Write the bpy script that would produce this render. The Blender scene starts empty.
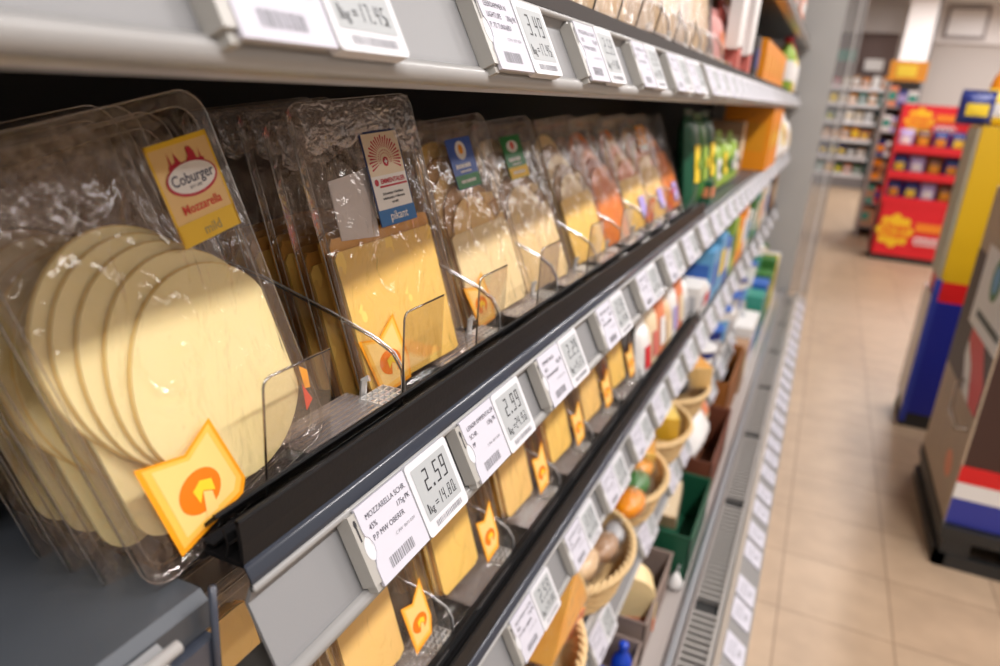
import bpy, math, random
from mathutils import Matrix, Vector, Euler
random.seed(7)
S = bpy.context.scene
COL = S.collection
R = math.radians
H = 1.36                                   # eye height

# ------------------------------------------------------------------ camera
cam_d = bpy.data.cameras.new('camera'); cam = bpy.data.objects.new('camera', cam_d); COL.objects.link(cam)
cam_d.sensor_width = 36; cam_d.lens = 722 / 1000 * 36
cx = Vector((0.91027797, 0.40830995, 0.06838858)); cy = Vector((-0.19173877, 0.26938792, 0.94375123)); cz = Vector((0.36691996, -0.8721887, 0.32350674))
cam.matrix_world = Matrix(((cx.x, cy.x, cz.x, 0), (cx.y, cy.y, cz.y, 0), (cx.z, cy.z, cz.z, H), (0, 0, 0, 1)))
cam_d.clip_start = 0.02
cam_d.dof.use_dof = True; cam_d.dof.focus_distance = 0.55; cam_d.dof.aperture_fstop = 4.2; cam_d.dof.aperture_blades = 8
S.camera = cam
# ------------------------------------------------------------------ light and exposure
S.view_settings.view_transform = 'Standard'; S.view_settings.look = 'None'; S.view_settings.gamma = 1
S.view_settings.use_curve_mapping = False; S.view_settings.exposure = 0.03
S.cycles.transparent_max_bounces = 40; S.cycles.max_bounces = 8; S.cycles.sample_clamp_indirect = 4
W = bpy.data.worlds.new('store_light'); S.world = W; W.use_nodes = True
W.node_tree.nodes['Background'].inputs[0].default_value = (1.0, .95, .9, 1); W.node_tree.nodes['Background'].inputs[1].default_value = 0.5

def area(name, loc, sx, sy, power, color=(1, .962, .95), rot=(0, 0, 0)):
    l = bpy.data.lights.new(name, 'AREA'); l.shape = 'RECTANGLE'; l.size = sx; l.size_y = sy; l.energy = power; l.color = color
    o = bpy.data.objects.new(name, l); o.location = loc; o.rotation_euler = rot; COL.objects.link(o); return o
for i, y in enumerate((-1.2, .6, 2.4, 4.6, 7.4, 10.4, 13.2)):
    area('ceiling_tube_light', (1.05, y, 3.25),   .16, 1.3, 50 if i < 4 else 55)
area('ceiling_tube_light', (3.2, 4, 3.25), .3, 8, 90); area('ceiling_tube_light', (3.0, 13.6, 3.25), 2.4, 5, 170)  # the second one is added, unseen, to brighten the back wall

# ------------------------------------------------------------------ materials
MATS = {}
def mat(name, color=(.8, .8, .8), rough=.5, metal=0, spec=.5, emit=0, noise=None, bump=None, sub=0, coat=0):
    if name in MATS: return MATS[name]
    m = bpy.data.materials.new(name); m.use_nodes = True; nt = m.node_tree; b = nt.nodes['Principled BSDF']
    b.inputs['Base Color'].default_value = (*color, 1); b.inputs['Roughness'].default_value = rough; b.inputs['Metallic'].default_value = metal
    b.inputs['Specular IOR Level'].default_value = spec
    if coat: b.inputs['Coat Weight'].default_value = coat; b.inputs['Coat Roughness'].default_value = .12
    if sub: b.inputs['Subsurface Weight'].default_value = sub; b.inputs['Subsurface Radius'].default_value = (.01, .006, .003)
    if emit: b.inputs['Emission Color'].default_value = (*color, 1); b.inputs['Emission Strength'].default_value = emit
    if noise or bump: tc = nt.nodes.new('ShaderNodeTexCoord')
    if noise:                                # (scale, second colour, (stretch))
        mp = nt.nodes.new('ShaderNodeMapping'); mp.inputs['Scale'].default_value = noise[2] if len(noise) > 2 else (1, 1, 1)
        n = nt.nodes.new('ShaderNodeTexNoise'); n.inputs['Scale'].default_value = noise[0]; n.inputs['Detail'].default_value = 4
        r = nt.nodes.new('ShaderNodeValToRGB'); r.color_ramp.elements[0].position = .2; r.color_ramp.elements[1].position = .8
        r.color_ramp.elements[0].color = (*color, 1); r.color_ramp.elements[1].color = (*noise[1], 1)
        L = nt.links.new; L(tc.outputs['Object'], mp.inputs[0]); L(mp.outputs[0], n.inputs['Vector']); L(n.outputs['Fac'], r.inputs[0]); L(r.outputs[0], b.inputs['Base Color'])
    if bump:                                 # (scale, strength, distance)
        n = nt.nodes.new('ShaderNodeTexNoise'); n.inputs['Scale'].default_value = bump[0]; n.inputs['Detail'].default_value = 3
        bp = nt.nodes.new('ShaderNodeBump'); bp.inputs['Strength'].default_value = bump[1]; bp.inputs['Distance'].default_value = bump[2]
        nt.links.new(tc.outputs['Object'], n.inputs['Vector']); nt.links.new(n.outputs['Fac'], bp.inputs['Height']); nt.links.new(bp.outputs[0], b.inputs['Normal'])
    MATS[name] = m; return m

def clear(name, tint=(.97, .96, .95), rough=.06, ior=1.45, boost=1.0, base=0.0, bump=None, haze=0.0, hazecol=(.9, .88, .85)):
    """thin clear plastic: see-through, with a fresnel reflection and an optional light milkiness"""
    if name in MATS: return MATS[name]
    m = bpy.data.materials.new(name); m.use_nodes = True; nt = m.node_tree; nt.nodes.clear(); N = nt.nodes.new; L = nt.links.new
    out = N('ShaderNodeOutputMaterial'); t = N('ShaderNodeBsdfTransparent'); g = N('ShaderNodeBsdfGlossy'); mx = N('ShaderNodeMixShader')
    t.inputs[0].default_value = (*tint, 1); g.inputs['Roughness'].default_value = rough; g.inputs[0].default_value = (1, 1, 1, 1)
    fr = N('ShaderNodeFresnel'); fr.inputs[0].default_value = ior; ma = N('ShaderNodeMath'); ma.operation = 'MULTIPLY_ADD'
    ma.inputs[1].default_value = boost; ma.inputs[2].default_value = base; ma.use_clamp = True
    ge = N('ShaderNodeNewGeometry'); mi = N('ShaderNodeMix'); mi.inputs['A'].default_value = ior; mi.inputs['B'].default_value = 1 / ior
    L(ge.outputs['Backfacing'], mi.inputs['Factor']); L(mi.outputs[0], fr.inputs[0])      # a thin sheet reflects alike from both sides
    L(fr.outputs[0], ma.inputs[0]); L(ma.outputs[0], mx.inputs[0]); L(t.outputs[0], mx.inputs[1]); L(g.outputs[0], mx.inputs[2])
    last = mx
    if haze:
        d = N('ShaderNodeBsdfDiffuse'); d.inputs[0].default_value = (*hazecol, 1); m2 = N('ShaderNodeMixShader'); m2.inputs[0].default_value = haze
        L(mx.outputs[0], m2.inputs[1]); L(d.outputs[0], m2.inputs[2]); last = m2
    if bump:
        tc = N('ShaderNodeTexCoord'); n = N('ShaderNodeTexNoise'); n.inputs['Scale'].default_value = bump[0]; n.inputs['Detail'].default_value = 3; n.inputs['Distortion'].default_value = 1.2
        bp = N('ShaderNodeBump'); bp.inputs['Strength'].default_value = bump[1]; bp.inputs['Distance'].default_value = bump[2]
        mp = N('ShaderNodeMapping'); mp.inputs['Scale'].default_value = bump[3] if len(bump) > 3 else (1, 1, 1)
        L(tc.outputs['Object'], mp.inputs[0]); L(mp.outputs[0], n.inputs['Vector'])
        L(n.outputs['Fac'], bp.inputs['Height']); L(bp.outputs[0], g.inputs['Normal']); L(bp.outputs[0], fr.inputs['Normal'])
    L(last.outputs[0], out.inputs[0]); MATS[name] = m; return m

TRAY = clear('clear_tray_plastic', (.975, .965, .95), .07, 1.5, .95, .02, (55, .35, .004), .012)
FILM = clear('crinkled_clear_film', (.975, .955, .935), .09, 1.5, 1.3, .03, (38, .9, .008, (1, .45, 1)), .05, (.42, .27, .2))  # brown haze colour stands in for reflections lying on the film
FILMB = clear('crinkled_film_dull', (.97, .95, .93), .12, 1.5, .75, .01, (38, .7, .008, (1, .45, 1)), .02, (.5, .35, .25))  # its brown haze paints in film reflections as well
FILM_USE = [FILM]
FOLD = clear('folded_seal_film', (.95, .92, .9), .10, 1.5, 2.6, .14, (90, .8, .006), .10, (.8, .68, .66))  # pale pink haze paints in highlights on the seal folds
PANE = clear('clear_divider_plastic', (.93, .92, .91), .03, 1.5, 1.0, .02)
EDGEP = clear('plastic_cut_edge', (.34, .3, .27), .08, 1.6, 1.6, .22)
BAGC = clear('clear_bag_film', (.97, .96, .95), .16, 1.5, .5, .01, (30, 1, .01), .02)
GLASSP = clear('end_glass', (.86, .86, .87), .05, 1.45, 1.0, .03, None, .10, (.7, .69, .68))
RAIL = mat('rail_grey_plastic', (.25, .25, .255), .5, spec=.3, bump=(400, .1, .0005))
RIDGE = mat('rail_ridge_pale', (.42, .41, .40), .28, spec=.6)
BLK = mat('black_riser_plastic', (.010, .0095, .010), .45, spec=.2, bump=(300, .15, .001))
BLUEG = mat('blue_grey_trim', (.045, .052, .072), .22, spec=.7)
LIPM = mat('silver_lip', (.42, .385, .35), .28, metal=.75)
SHELF = mat('shelf_steel_blue_grey', (.062, .07, .082), .38, metal=.2, bump=(90, .06, .001), noise=(18, (.075, .083, .096)))
DARK = mat('case_interior_black', (.012, .011, .011), .6)
TRIMG = mat('end_panel_grey', (.42, .41, .395), .4)
HOLD = mat('label_holder_grey', (.42, .405, .375), .42)
WHITE = mat('label_white_plastic', (.66, .66, .69), .65, spec=.2)
CARD = mat('label_card_white', (.60, .59, .66), .75, spec=.15)
LCD = mat('label_screen_grey', (.42, .44, .45), .6, spec=.2)
INK = mat('label_ink', (.03, .03, .035), .6)
GREYINK = mat('label_ink_grey', (.25, .25, .28), .6)

# ------------------------------------------------------------------ mesh kit
class MB:
    def __init__(s): s.v = []; s.f = []
    def add(s, v, f, M=None):
        k = len(s.v); s.v += [tuple(M @ Vector(p)) if M else tuple(p) for p in v]; s.f += [tuple(i + k for i in q) for q in f]; return s
    def box(s, x0, x1, y0, y1, z0, z1, M=None, bev=0):
        if bev:
            pts = rrect(x0, y0, x1, y1, bev, 2); return s.prism(pts, z0, z1, 'z', M)
        v = [(x, y, z) for z in (z0, z1) for y in (y0, y1) for x in (x0, x1)]
        return s.add(v, [(0, 2, 3, 1), (4, 5, 7, 6), (0, 1, 5, 4), (2, 6, 7, 3), (0, 4, 6, 2), (1, 3, 7, 5)], M)
    def prism(s, pts, a, b, axis='z', M=None):
        """extrude a counter-clockwise outline; axis z: pts=(x,y); axis y: pts=(x,z); axis x: pts=(y,z)"""
        n = len(pts); f3 = {'z': lambda p, t: (p[0], p[1], t), 'y': lambda p, t: (p[0], t, p[1]), 'x': lambda p, t: (t, p[0], p[1])}[axis]
        v = [f3(p, a) for p in pts] + [f3(p, b) for p in pts]
        f = [tuple(range(n))[::-1], tuple(range(n, 2 * n))] + [(i, (i + 1) % n, n + (i + 1) % n, n + i) for i in range(n)]
        if axis == 'y': f = [q[::-1] for q in f]
        return s.add(v, f, M)
    def poly(s, pts, z=0, M=None): return s.add([(p[0], p[1], z) for p in pts], [tuple(range(len(pts)))], M)
    def ribbon(s, pts, th, a, b):
        """thin bent strip (profile in xz) extruded along y"""
        L_, R_ = [], []
        for i, p in enumerate(pts):
            p0 = pts[max(i - 1, 0)]; p1 = pts[min(i + 1, len(pts) - 1)]; d = math.hypot(p1[0] - p0[0], p1[1] - p0[1]) or 1
            nx, nz = -(p1[1] - p0[1]) / d * th / 2, (p1[0] - p0[0]) / d * th / 2
            L_.append((p[0] + nx, p[1] + nz)); R_.append((p[0] - nx, p[1] - nz))
        return s.prism(R_ + L_[::-1], a, b, 'y')
    def tube(s, pts, r, seg=8, M=None, cap=True):
        pts = [Vector(p) for p in pts]; k = len(s.v); n = len(pts); rs = r if isinstance(r, (list, tuple)) else [r] * n; v = []; ref = None
        for i, p in enumerate(pts):
            t = (pts[min(i + 1, n - 1)] - pts[max(i - 1, 0)]).normalized()
            if ref is None: ref = Vector((0, 0, 1)) if abs(t.z) < .9 else Vector((1, 0, 0))
            a = t.cross(ref).normalized(); b = a.cross(t).normalized(); ref = b
            v += [tuple(p + rs[i] * (math.cos(j * 2 * math.pi / seg) * a + math.sin(j * 2 * math.pi / seg) * b)) for j in range(seg)]
        f = [(i * seg + j, i * seg + (j + 1) % seg, (i + 1) * seg + (j + 1) % seg, (i + 1) * seg + j) for i in range(n - 1) for j in range(seg)]
        if cap: f += [tuple(range(seg))[::-1], tuple(range((n - 1) * seg, n * seg))]
        return s.add(v, f, M)
    def lathe(s, prof, seg=20, M=None, sx=1, sy=1):
        n = len(prof); v = [(r * math.cos(j * 2 * math.pi / seg) * sx, r * math.sin(j * 2 * math.pi / seg) * sy, z) for r, z in prof for j in range(seg)]
        f = [(i * seg + j, i * seg + (j + 1) % seg, (i + 1) * seg + (j + 1) % seg, (i + 1) * seg + j) for i in range(n - 1) for j in range(seg)]
        f += [tuple(range(seg))[::-1], tuple(range((n - 1) * seg, n * seg))]
        return s.add(v, f, M)
    def grid(s, nx, ny, fn, M=None):
        v = [fn(i / nx, j / ny) for j in range(ny + 1) for i in range(nx + 1)]
        return s.add(v, [(j * (nx + 1) + i, j * (nx + 1) + i + 1, (j + 1) * (nx + 1) + i + 1, (j + 1) * (nx + 1) + i) for j in range(ny) for i in range(nx)], M)
    def mesh(s, name, m, smooth=False):
        me = bpy.data.meshes.new(name); me.from_pydata(s.v, [], s.f); me.materials.append(m); me.validate()
        if smooth: me.polygons.foreach_set('use_smooth', [True] * len(me.polygons))
        me.update(); return me
    def build(s, name, m, parent=None, smooth=False):
        return link(name, s.mesh(name, m, smooth), parent)

def link(name, me, parent=None):
    o = bpy.data.objects.new(name, me); COL.objects.link(o)
    if parent is not None: o.parent = parent
    return o
def rrect(x0, y0, x1, y1, r, n=5):
    out = []
    for cx_, cy_, a in ((x1 - r, y0 + r, -90), (x1 - r, y1 - r, 0), (x0 + r, y1 - r, 90), (x0 + r, y0 + r, 180)):
        out += [(cx_ + r * math.cos(R(a + 90 * k / n)), cy_ + r * math.sin(R(a + 90 * k / n))) for k in range(n + 1)]
    return out
def ellipse(cx_, cy_, rx, ry, n=32, a0=0): return [(cx_ + rx * math.cos(2 * math.pi * k / n + a0), cy_ + ry * math.sin(2 * math.pi * k / n + a0)) for k in range(n)]
def lines(mb, x, y, w, n, h, z, pitch, M=None, seed=1):
    """print too small to read: short broken strokes in rows"""
    r_ = random.Random(seed)
    for k in range(n):
        q = x + r_.random() * w * .1
        while q < x + w * (.8 + .2 * r_.random()):
            l = w * (.05 + .1 * r_.random()); mb.add([(q, y - k * pitch, z), (q + l, y - k * pitch, z), (q + l, y - k * pitch + h, z), (q, y - k * pitch + h, z)], [(0, 1, 2, 3)], M); q += l + w * .03
TEXT = {}
def text(mb, s, x, y, size, z=0, align='LEFT', sx=1.0, bold=0.0, M=None):
    key = (s, align, bold)
    if key not in TEXT:
        cu = bpy.data.curves.new('t', 'FONT'); cu.body = s; cu.size = 1; cu.align_x = align; cu.offset = bold; cu.resolution_u = 3
        o = bpy.data.objects.new('t', cu); COL.objects.link(o); bpy.context.view_layer.update()
        me = bpy.data.meshes.new_from_object(o.evaluated_get(bpy.context.evaluated_depsgraph_get()))
        TEXT[key] = ([tuple(v.co) for v in me.vertices], [tuple(p.vertices) for p in me.polygons])
        bpy.data.objects.remove(o); bpy.data.meshes.remove(me); bpy.data.curves.remove(cu)
    v, f = TEXT[key]
    mb.add([(x + p[0] * size * sx, y + p[1] * size, z) for p in v], f, M)
SEG = {'0': 'abcdef', '1': 'bc', '2': 'abged', '3': 'abgcd', '4': 'fgbc', '5': 'afgcd', '6': 'afgedc', '7': 'abc', '8': 'abcdefg', '9': 'abcdfg', 'k': 'fegc', 'g': 'abcdfg', '=': 'gd', 'E': 'afged'}
def digits(mb, s, x, y, h, w=None, z=0, t=None):
    """LCD digits: x,y = lower corner, h = height"""
    w = w or h * .45; t = t or h * .11; sl = .08
    for c in s:
        if c == '.':
            mb.add([(x + a, y + b, z) for a, b in ((0, 0), (t * 1.3, 0), (t * 1.3, t * 1.3), (0, t * 1.3))], [(0, 1, 2, 3)]); x += t * 3; continue
        if c == ' ': x += w * .6; continue
        R_ = {'a': (0, h - t, w, h), 'd': (0, 0, w, t), 'g': (0, h / 2 - t / 2, w, h / 2 + t / 2), 'f': (0, h / 2, t, h), 'e': (0, 0, t, h / 2), 'b': (w - t, h / 2, w, h), 'c': (w - t, 0, w, h / 2)}
        for q in SEG[c]:
            a0, b0, a1, b1 = R_[q]; e = t * .12
            mb.add([(x + a + b * sl, y + b, z) for a, b in ((a0 + e, b0 + e), (a1 - e, b0 + e), (a1 - e, b1 - e), (a0 + e, b1 - e))], [(0, 1, 2, 3)])
        x += w + t * 1.9
def tag(o, label=None, cat=None, group=None, kind=None):
    for k, v in (('label', label), ('category', cat), ('group', group), ('kind', kind)):
        if v: o[k] = v
    return o
def thing(name, label, cat, M=None, group=None):
    o = bpy.data.objects.new(name, None); COL.objects.link(o); o.empty_display_size = .02
    if M is not None: o.matrix_world = M if isinstance(M, Matrix) else Matrix.Translation(M)
    return tag(o, label, cat, group)
def structure(o): o['kind'] = 'structure'; return o
def kids(o): return [c for c in COL.objects if c.parent == o]
TREE = {}
def copy_tree(src, M, label=None, group=None, cat=None, skip=()):
    if src.name not in TREE:
        TREE[src.name] = [(c, kids(c)) for c in kids(src)]
    r = src.copy(); COL.objects.link(r); r.matrix_world = M
    if label: r['label'] = label
    if group: r['group'] = group
    for c, gs in TREE[src.name]:
        if c.name.split('.')[0] in skip: continue
        d = c.copy(); COL.objects.link(d); d.parent = r
        for g in gs: e = g.copy(); COL.objects.link(e); e.parent = d
    return r
def put(x, y, z, rz=0, rx=0, ry=0): return Matrix.Translation((x, y, z)) @ Euler((R(rx), R(ry), R(rz))).to_matrix().to_4x4()
ORD = ['first', 'second', 'third', 'fourth', 'fifth', 'sixth', 'seventh', 'eighth', 'ninth', 'tenth', 'eleventh', 'twelfth', 'thirteenth', 'fourteenth', 'fifteenth', 'sixteenth', 'seventeenth', 'eighteenth', 'nineteenth', 'twentieth', 'twenty-first', 'twenty-second', 'twenty-third', 'twenty-fourth', 'twenty-fifth', 'twenty-sixth', 'twenty-seventh', 'twenty-eighth', 'twenty-ninth', 'thirtieth']
YE = 5.2                                  # far end of the case

# ------------------------------------------------------------------ room
def tile_mat():
    m = bpy.data.materials.new('beige_floor_tiles'); m.use_nodes = True; nt = m.node_tree; b = nt.nodes['Principled BSDF']; N = nt.nodes.new; L = nt.links.new
    tc = N('ShaderNodeTexCoord'); mp = N('ShaderNodeMapping'); mp.inputs['Location'].default_value = (-.116, -.125, 0)
    br = N('ShaderNodeTexBrick'); br.offset = 0; br.squash = 1; br.inputs['Scale'].default_value = 1; br.inputs['Brick Width'].default_value = .3; br.inputs['Row Height'].default_value = .3
    br.inputs['Mortar Size'].default_value = .0022; br.inputs['Mortar Smooth'].default_value = .3; br.inputs['Color1'].default_value = (.50, .355, .235, 1); br.inputs['Color2'].default_value = (.54, .39, .262, 1); br.inputs['Mortar'].default_value = (.27, .18, .115, 1)
    n = N('ShaderNodeTexNoise'); n.inputs['Scale'].default_value = 9; n.inputs['Detail'].default_value = 6
    mx = N('ShaderNodeMix'); mx.data_type = 'RGBA'; mx.blend_type = 'MULTIPLY'; mx.inputs['Factor'].default_value = .35
    L(tc.outputs['Object'], mp.inputs[0]); L(mp.outputs[0], br.inputs['Vector']); L(tc.outputs['Object'], n.inputs['Vector'])
    L(br.outputs['Color'], mx.inputs['A']); L(n.outputs['Fac'], mx.inputs['B']); L(mx.outputs['Result'], b.inputs['Base Color'])
    b.inputs['Roughness'].default_value = .42; b.inputs['Specular IOR Level'].default_value = .35; bp = N('ShaderNodeBump'); bp.inputs['Strength'].default_value = .3; bp.inputs['Distance'].default_value = .002; bp.invert = True
    L(br.outputs['Fac'], bp.inputs['Height']); L(bp.outputs[0], b.inputs['Normal']); return m
structure(MB().box(-1.2, 6, -2.5, 17.3, -.05, 0).build('floor', tile_mat()))
structure(MB().box(-1.2, 6, -2.5, 17.3, 3.4, 3.5).build('ceiling', mat('ceiling_white', (.75, .73, .7), .8)))
structure(MB().box(-1.3, -1.2, -2.5, 17.3, 0, 3.4).build('wall_left', mat('wall_dark_grey', (.16, .15, .145), .8)))
WALLP = mat('wall_grey_lower', (.60, .55, .52), .7); WALLW = mat('wall_white_upper', (.88, .84, .83), .7)
structure(MB().box(-1.2, 6, 17.2, 17.3, 0, 3.4).build('wall_back', WALLP))
structure(MB().box(1.23, 6, 17.1, 17.2, 2.72, 3.4).build('wall_upper', WALLW))
structure(MB().box(6, 6.1, -2.5, 17.3, 0, 3.4).build('wall_right', WALLP))
structure(MB().box(.78, 1.2, 14.8, 15.1, 0, 3.4).build('trim_1', WALLW))
structure(MB().box(1.2, 1.235, 14.8, 15.1, 0, 3.4).build('trim_2', mat('dark_joint', (.08, .08, .09), .5)))
structure(MB().box(-1.2, .78, 15.9, 16.1, 2.75, 3.4).build('wall_beam', mat('bulkhead_grey', (.5, .47, .46), .7)))
w = structure(MB().box(1.55, 2.25, 17.04, 17.1, 2.8, 3.36).build('window_1', mat('frame_grey', (.3, .26, .26), .5)))  # plain grey frame around the pane
MB().box(1.6, 2.2, 17.02, 17.04, 2.85, 3.31).build('pane', mat('frosted_pane', (.86, .83, .83), .3), w)
structure(MB().box(-1.2, .78, 16.05, 16.1, 0, 2.75).build('wall_recess', mat('recess_brown', (.16, .11, .1), .7)))
structure(MB().box(-1.2, .78, 15.6, 16.0, .0, .2).build('baseboard_back', mat('base_dark', (.2, .15, .13), .6)))
for k, y in enumerate((.6, 2.4, 4.6, 7.4, 10.4, 13.2)):
    t = thing('ceiling_lamp', 'long white tube lamp on the ceiling, %s along the aisle' % ORD[k], 'lamp', (1.05, y, 3.3), 'ceiling lamps along the aisle')
    MB().box(-.11, .11, -.7, .7, .0, .09).build('housing', WHITE, t)
    MB().tube([(0, -.66, -.02), (0, .66, -.02)], .014).build('tube', mat('lamp_glow', (1, .97, .92), .5, emit=6), t)

# ------------------------------------------------------------------ the refrigerated case
case = thing('refrigerated_case', 'tall black-backed open refrigerated case holding the cheese shelves', 'refrigerator', (0, 0, 0))
MB().box(-.80, -.76, -.6, YE, .0, 2.25).build('back_panel', DARK, case)  # near-black colour carries the deep shade behind the shelves
MB().box(-.80, -.25, -.6, YE, 2.2, 2.26).build('canopy', TRIMG, case)
MB().box(-.76, -.09, -.6, YE, .10, .158).build('bottom_deck', mat('deck_grey', (.36, .32, .3), .4), case)
lipm = MB(); lipm.prism([(-.125, .158), (-.105, .158), (-.10, .185), (-.112, .185)][::1], -.6, YE, 'y'); lipm.build('deck_lip', mat('deck_lip_grey', (.25, .26, .28), .35), case)
g = MB(); g.box(-.105, -.02, -.6, YE, .135, .140); g.build('air_return', mat('grille_black', (.012, .012, .012), .6), case)
sl = MB(); y = .5
while y < YE - .05:
    if int((y - .5) / .012) % 46 > 2: sl.box(-.095, -.032, y, y + .0085, .14, .155)
    y += .024
sl.box(-.100, -.095, -.6, YE, .14, .158); sl.box(-.032, -.022, -.6, YE, .14, .163)
sl.build('grille', mat('grille_steel', (.40, .38, .36), .35, metal=.3), case)
MB().prism([(-.022, .165), (-.014, .171), (.052, .118), (.050, .0), (-.02, .0)][::-1], -.6, YE, 'y').build('base_front', mat('base_grey', (.28, .275, .27), .4), case)
MB().ribbon([(-.018, .170), (-.004, .166)], .006, -.6, YE).build('base_trim', mat('base_trim_tan', (.30, .25, .2), .4), case)
# end wall of the case: grey panel and clear pane
MB().box(-.80, -.07, YE + .02, YE + .09, 0, 2.26).build('end_panel', TRIMG, case)
MB().box(-.07, .04, YE + .045, YE + .055, .15, 2.26).build('end_pane', GLASSP, case)
MB().box(.036, .046, YE + .035, YE + .065, .0, 2.26).build('end_pane_frame', mat('pane_frame', (.33, .31, .3), .35), case)
MB().box(.004, .012, YE + .035, YE + .045, .15, 2.26).build('end_pane_strip', mat('pane_strip', (.6, .58, .56), .3), case)
area('added_case_light', (-.22, 2.2, 2.19), .05, 5.5, 1, (1, .95, .88), (0, R(-14), 0))  # unseen strip under the canopy, added to brighten the rail labels

def shelf(zo, label, riser=True, y0=.26, dx=0.0, riser_end=None, seam=False):
    t = thing('shelf', label, 'shelf', (dx, 0, H + zo))
    MB().prism([(-.76, -.300), (-.262, -.300), (-.258, -.296), (-.258, -.276), (-.262, -.272), (-.76, -.272)], -.6 if zo > .3 else (y0 + .05 if zo == 0 else y0), YE, 'y').build('shelf_board', SHELF, t)
    r = MB(); a = -.6 if zo > .3 else y0; ys = y0
    if zo > .3 and zo < .5: a = .243
    r.ribbon([(-.251, -.279), (-.2545, -.290), (-.2345, -.3285), (-.233, -.332)], .0025, a, YE)
    if zo > .3 and zo < .5: r.ribbon([(-.251, -.279), (-.2545, -.290), (-.2345, -.3285), (-.233, -.332)], .0025, -.6, .239)
    r.build('price_rail', RAIL, t)
    a2 = -.6 if zo > .3 and zo < .5 else a
    MB().tube([(-.2492, a2, -.2785), (-.2492, YE, -.2785)], .0027, 8).build('rail_ridge', RIDGE, t, True)
    l = MB(); l.ribbon([(-.232, -.332), (-.227, -.335), (-.228, -.340), (-.232, -.343)], .003, a2, YE); l.build('rail_edge', RIDGE, t, True)
    l = MB(); l.ribbon([(-.232, -.3425), (-.2345, -.3445), (-.236, -.3465), (-.27, -.3465)], .002, a2, YE); l.build('rail_foot', LIPM, t)
    e = riser_end or YE
    if riser == 'lip':
        MB().ribbon([(-.2505, -.2755), (-.2565, -.2600), (-.2625, -.2605), (-.264, -.270)], .002, a2, e).build('front_lip', mat('lip_brown_grey', (.05, .043, .04), .75, spec=.12), t)
    elif riser:
        p = MB(); th = .0022
        p.ribbon([(-.2835, -.2655), (-.255, -.2655)], .003, ys, e)
        p.ribbon([(-.256, -.2655), (-.2565, -.252), (-.2585, -.238)], .0026, ys, e)
        p.ribbon([(-.2835, -.265), (-.2868, -.258), (-.2850, -.250), (-.275, -.240)], th, ys, e)
        p.ribbon([(-.268, -.265), (-.266, -.255), (-.269, -.246)], .0016, ys, e)
        p.ribbon([(-.266, -.255), (-.2585, -.248)], .0014, ys, e)
        p.ribbon([(-.2868, -.258), (-.276, -.259)], .0012, ys, e)
        p.box(-.272, -.264, ys + .01, e, -.272, -.266)
        p.tube([(-.2585, ys, -.238), (-.2585, e, -.238)], .0019, 6); p.tube([(-.2748, ys, -.240), (-.2748, e, -.240)], .0017, 6)
        p.build('riser', BLK, t); MB().box(-.42, -.286, ys, e, -.2718, -.2708).build('shelf_mat', DARK, t)
        MB().ribbon([(-.2555, -.265), (-.2528, -.2685), (-.2505, -.273), (-.2500, -.278)], .0022, ys, e).build('riser_trim', BLUEG, t, True)
    else:
        MB().ribbon([(-.262, -.272), (-.252, -.275)], .0025, a, YE).build('front_trim', RIDGE, t)
    return t
shelf(0.0, 'grey shelf with black front riser carrying the standing sliced cheese packs', riser_end=1.86)
shelf(.342, 'upper shelf with pale price rail and dark lip above the sliced cheese packs', y0=-.6, riser='lip')
shelf(.69, 'highest visible shelf, its white underside edge above the orange cartons', y0=1.2, riser=False)
shelf(-.342, 'shelf with long black riser under the sliced cheese row', riser_end=2.1)
shelf(-.684, 'shelf without riser carrying the woven baskets', riser=False, dx=.012)
# neighbouring unit that ends beside the near end of the black riser
nt_ = thing('end_shelf', 'blue-grey bare shelf end in front of the cut black riser', 'shelf', (0, 0, H))
MB().prism([(-.76, -.300), (-.268, -.300), (-.262, -.294), (-.262, -.276), (-.2675, -.2705), (-.76, -.2705)], -.6, .240, 'y').build('shelf_board', SHELF, nt_)
MB().ribbon([(-.262, -.279), (-.254, -.282), (-.2545, -.290), (-.231, -.3365)], .0025, -.6, .205).build('price_rail', RAIL, nt_)
MB().tube([(-.250, -.6, -.277), (-.250, .208, -.277)], .0036, 10).build('rail_ridge', RIDGE, nt_, True)
MB().tube([(-.2545, .236, -.262), (-.2545, .236, -.36)], .0022, 8).build('bracket_pin', BLUEG, nt_, True)
MB().box(-.275, -.256, .206, .238, -.40, -.296).build('bracket', BLUEG, nt_)
MB().prism([(-.253, -.277), (-.247, -.284), (-.249, -.2965), (-.2555, -.290)], .192, .2, 'y').build('rail_clip', WHITE, nt_)

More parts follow.
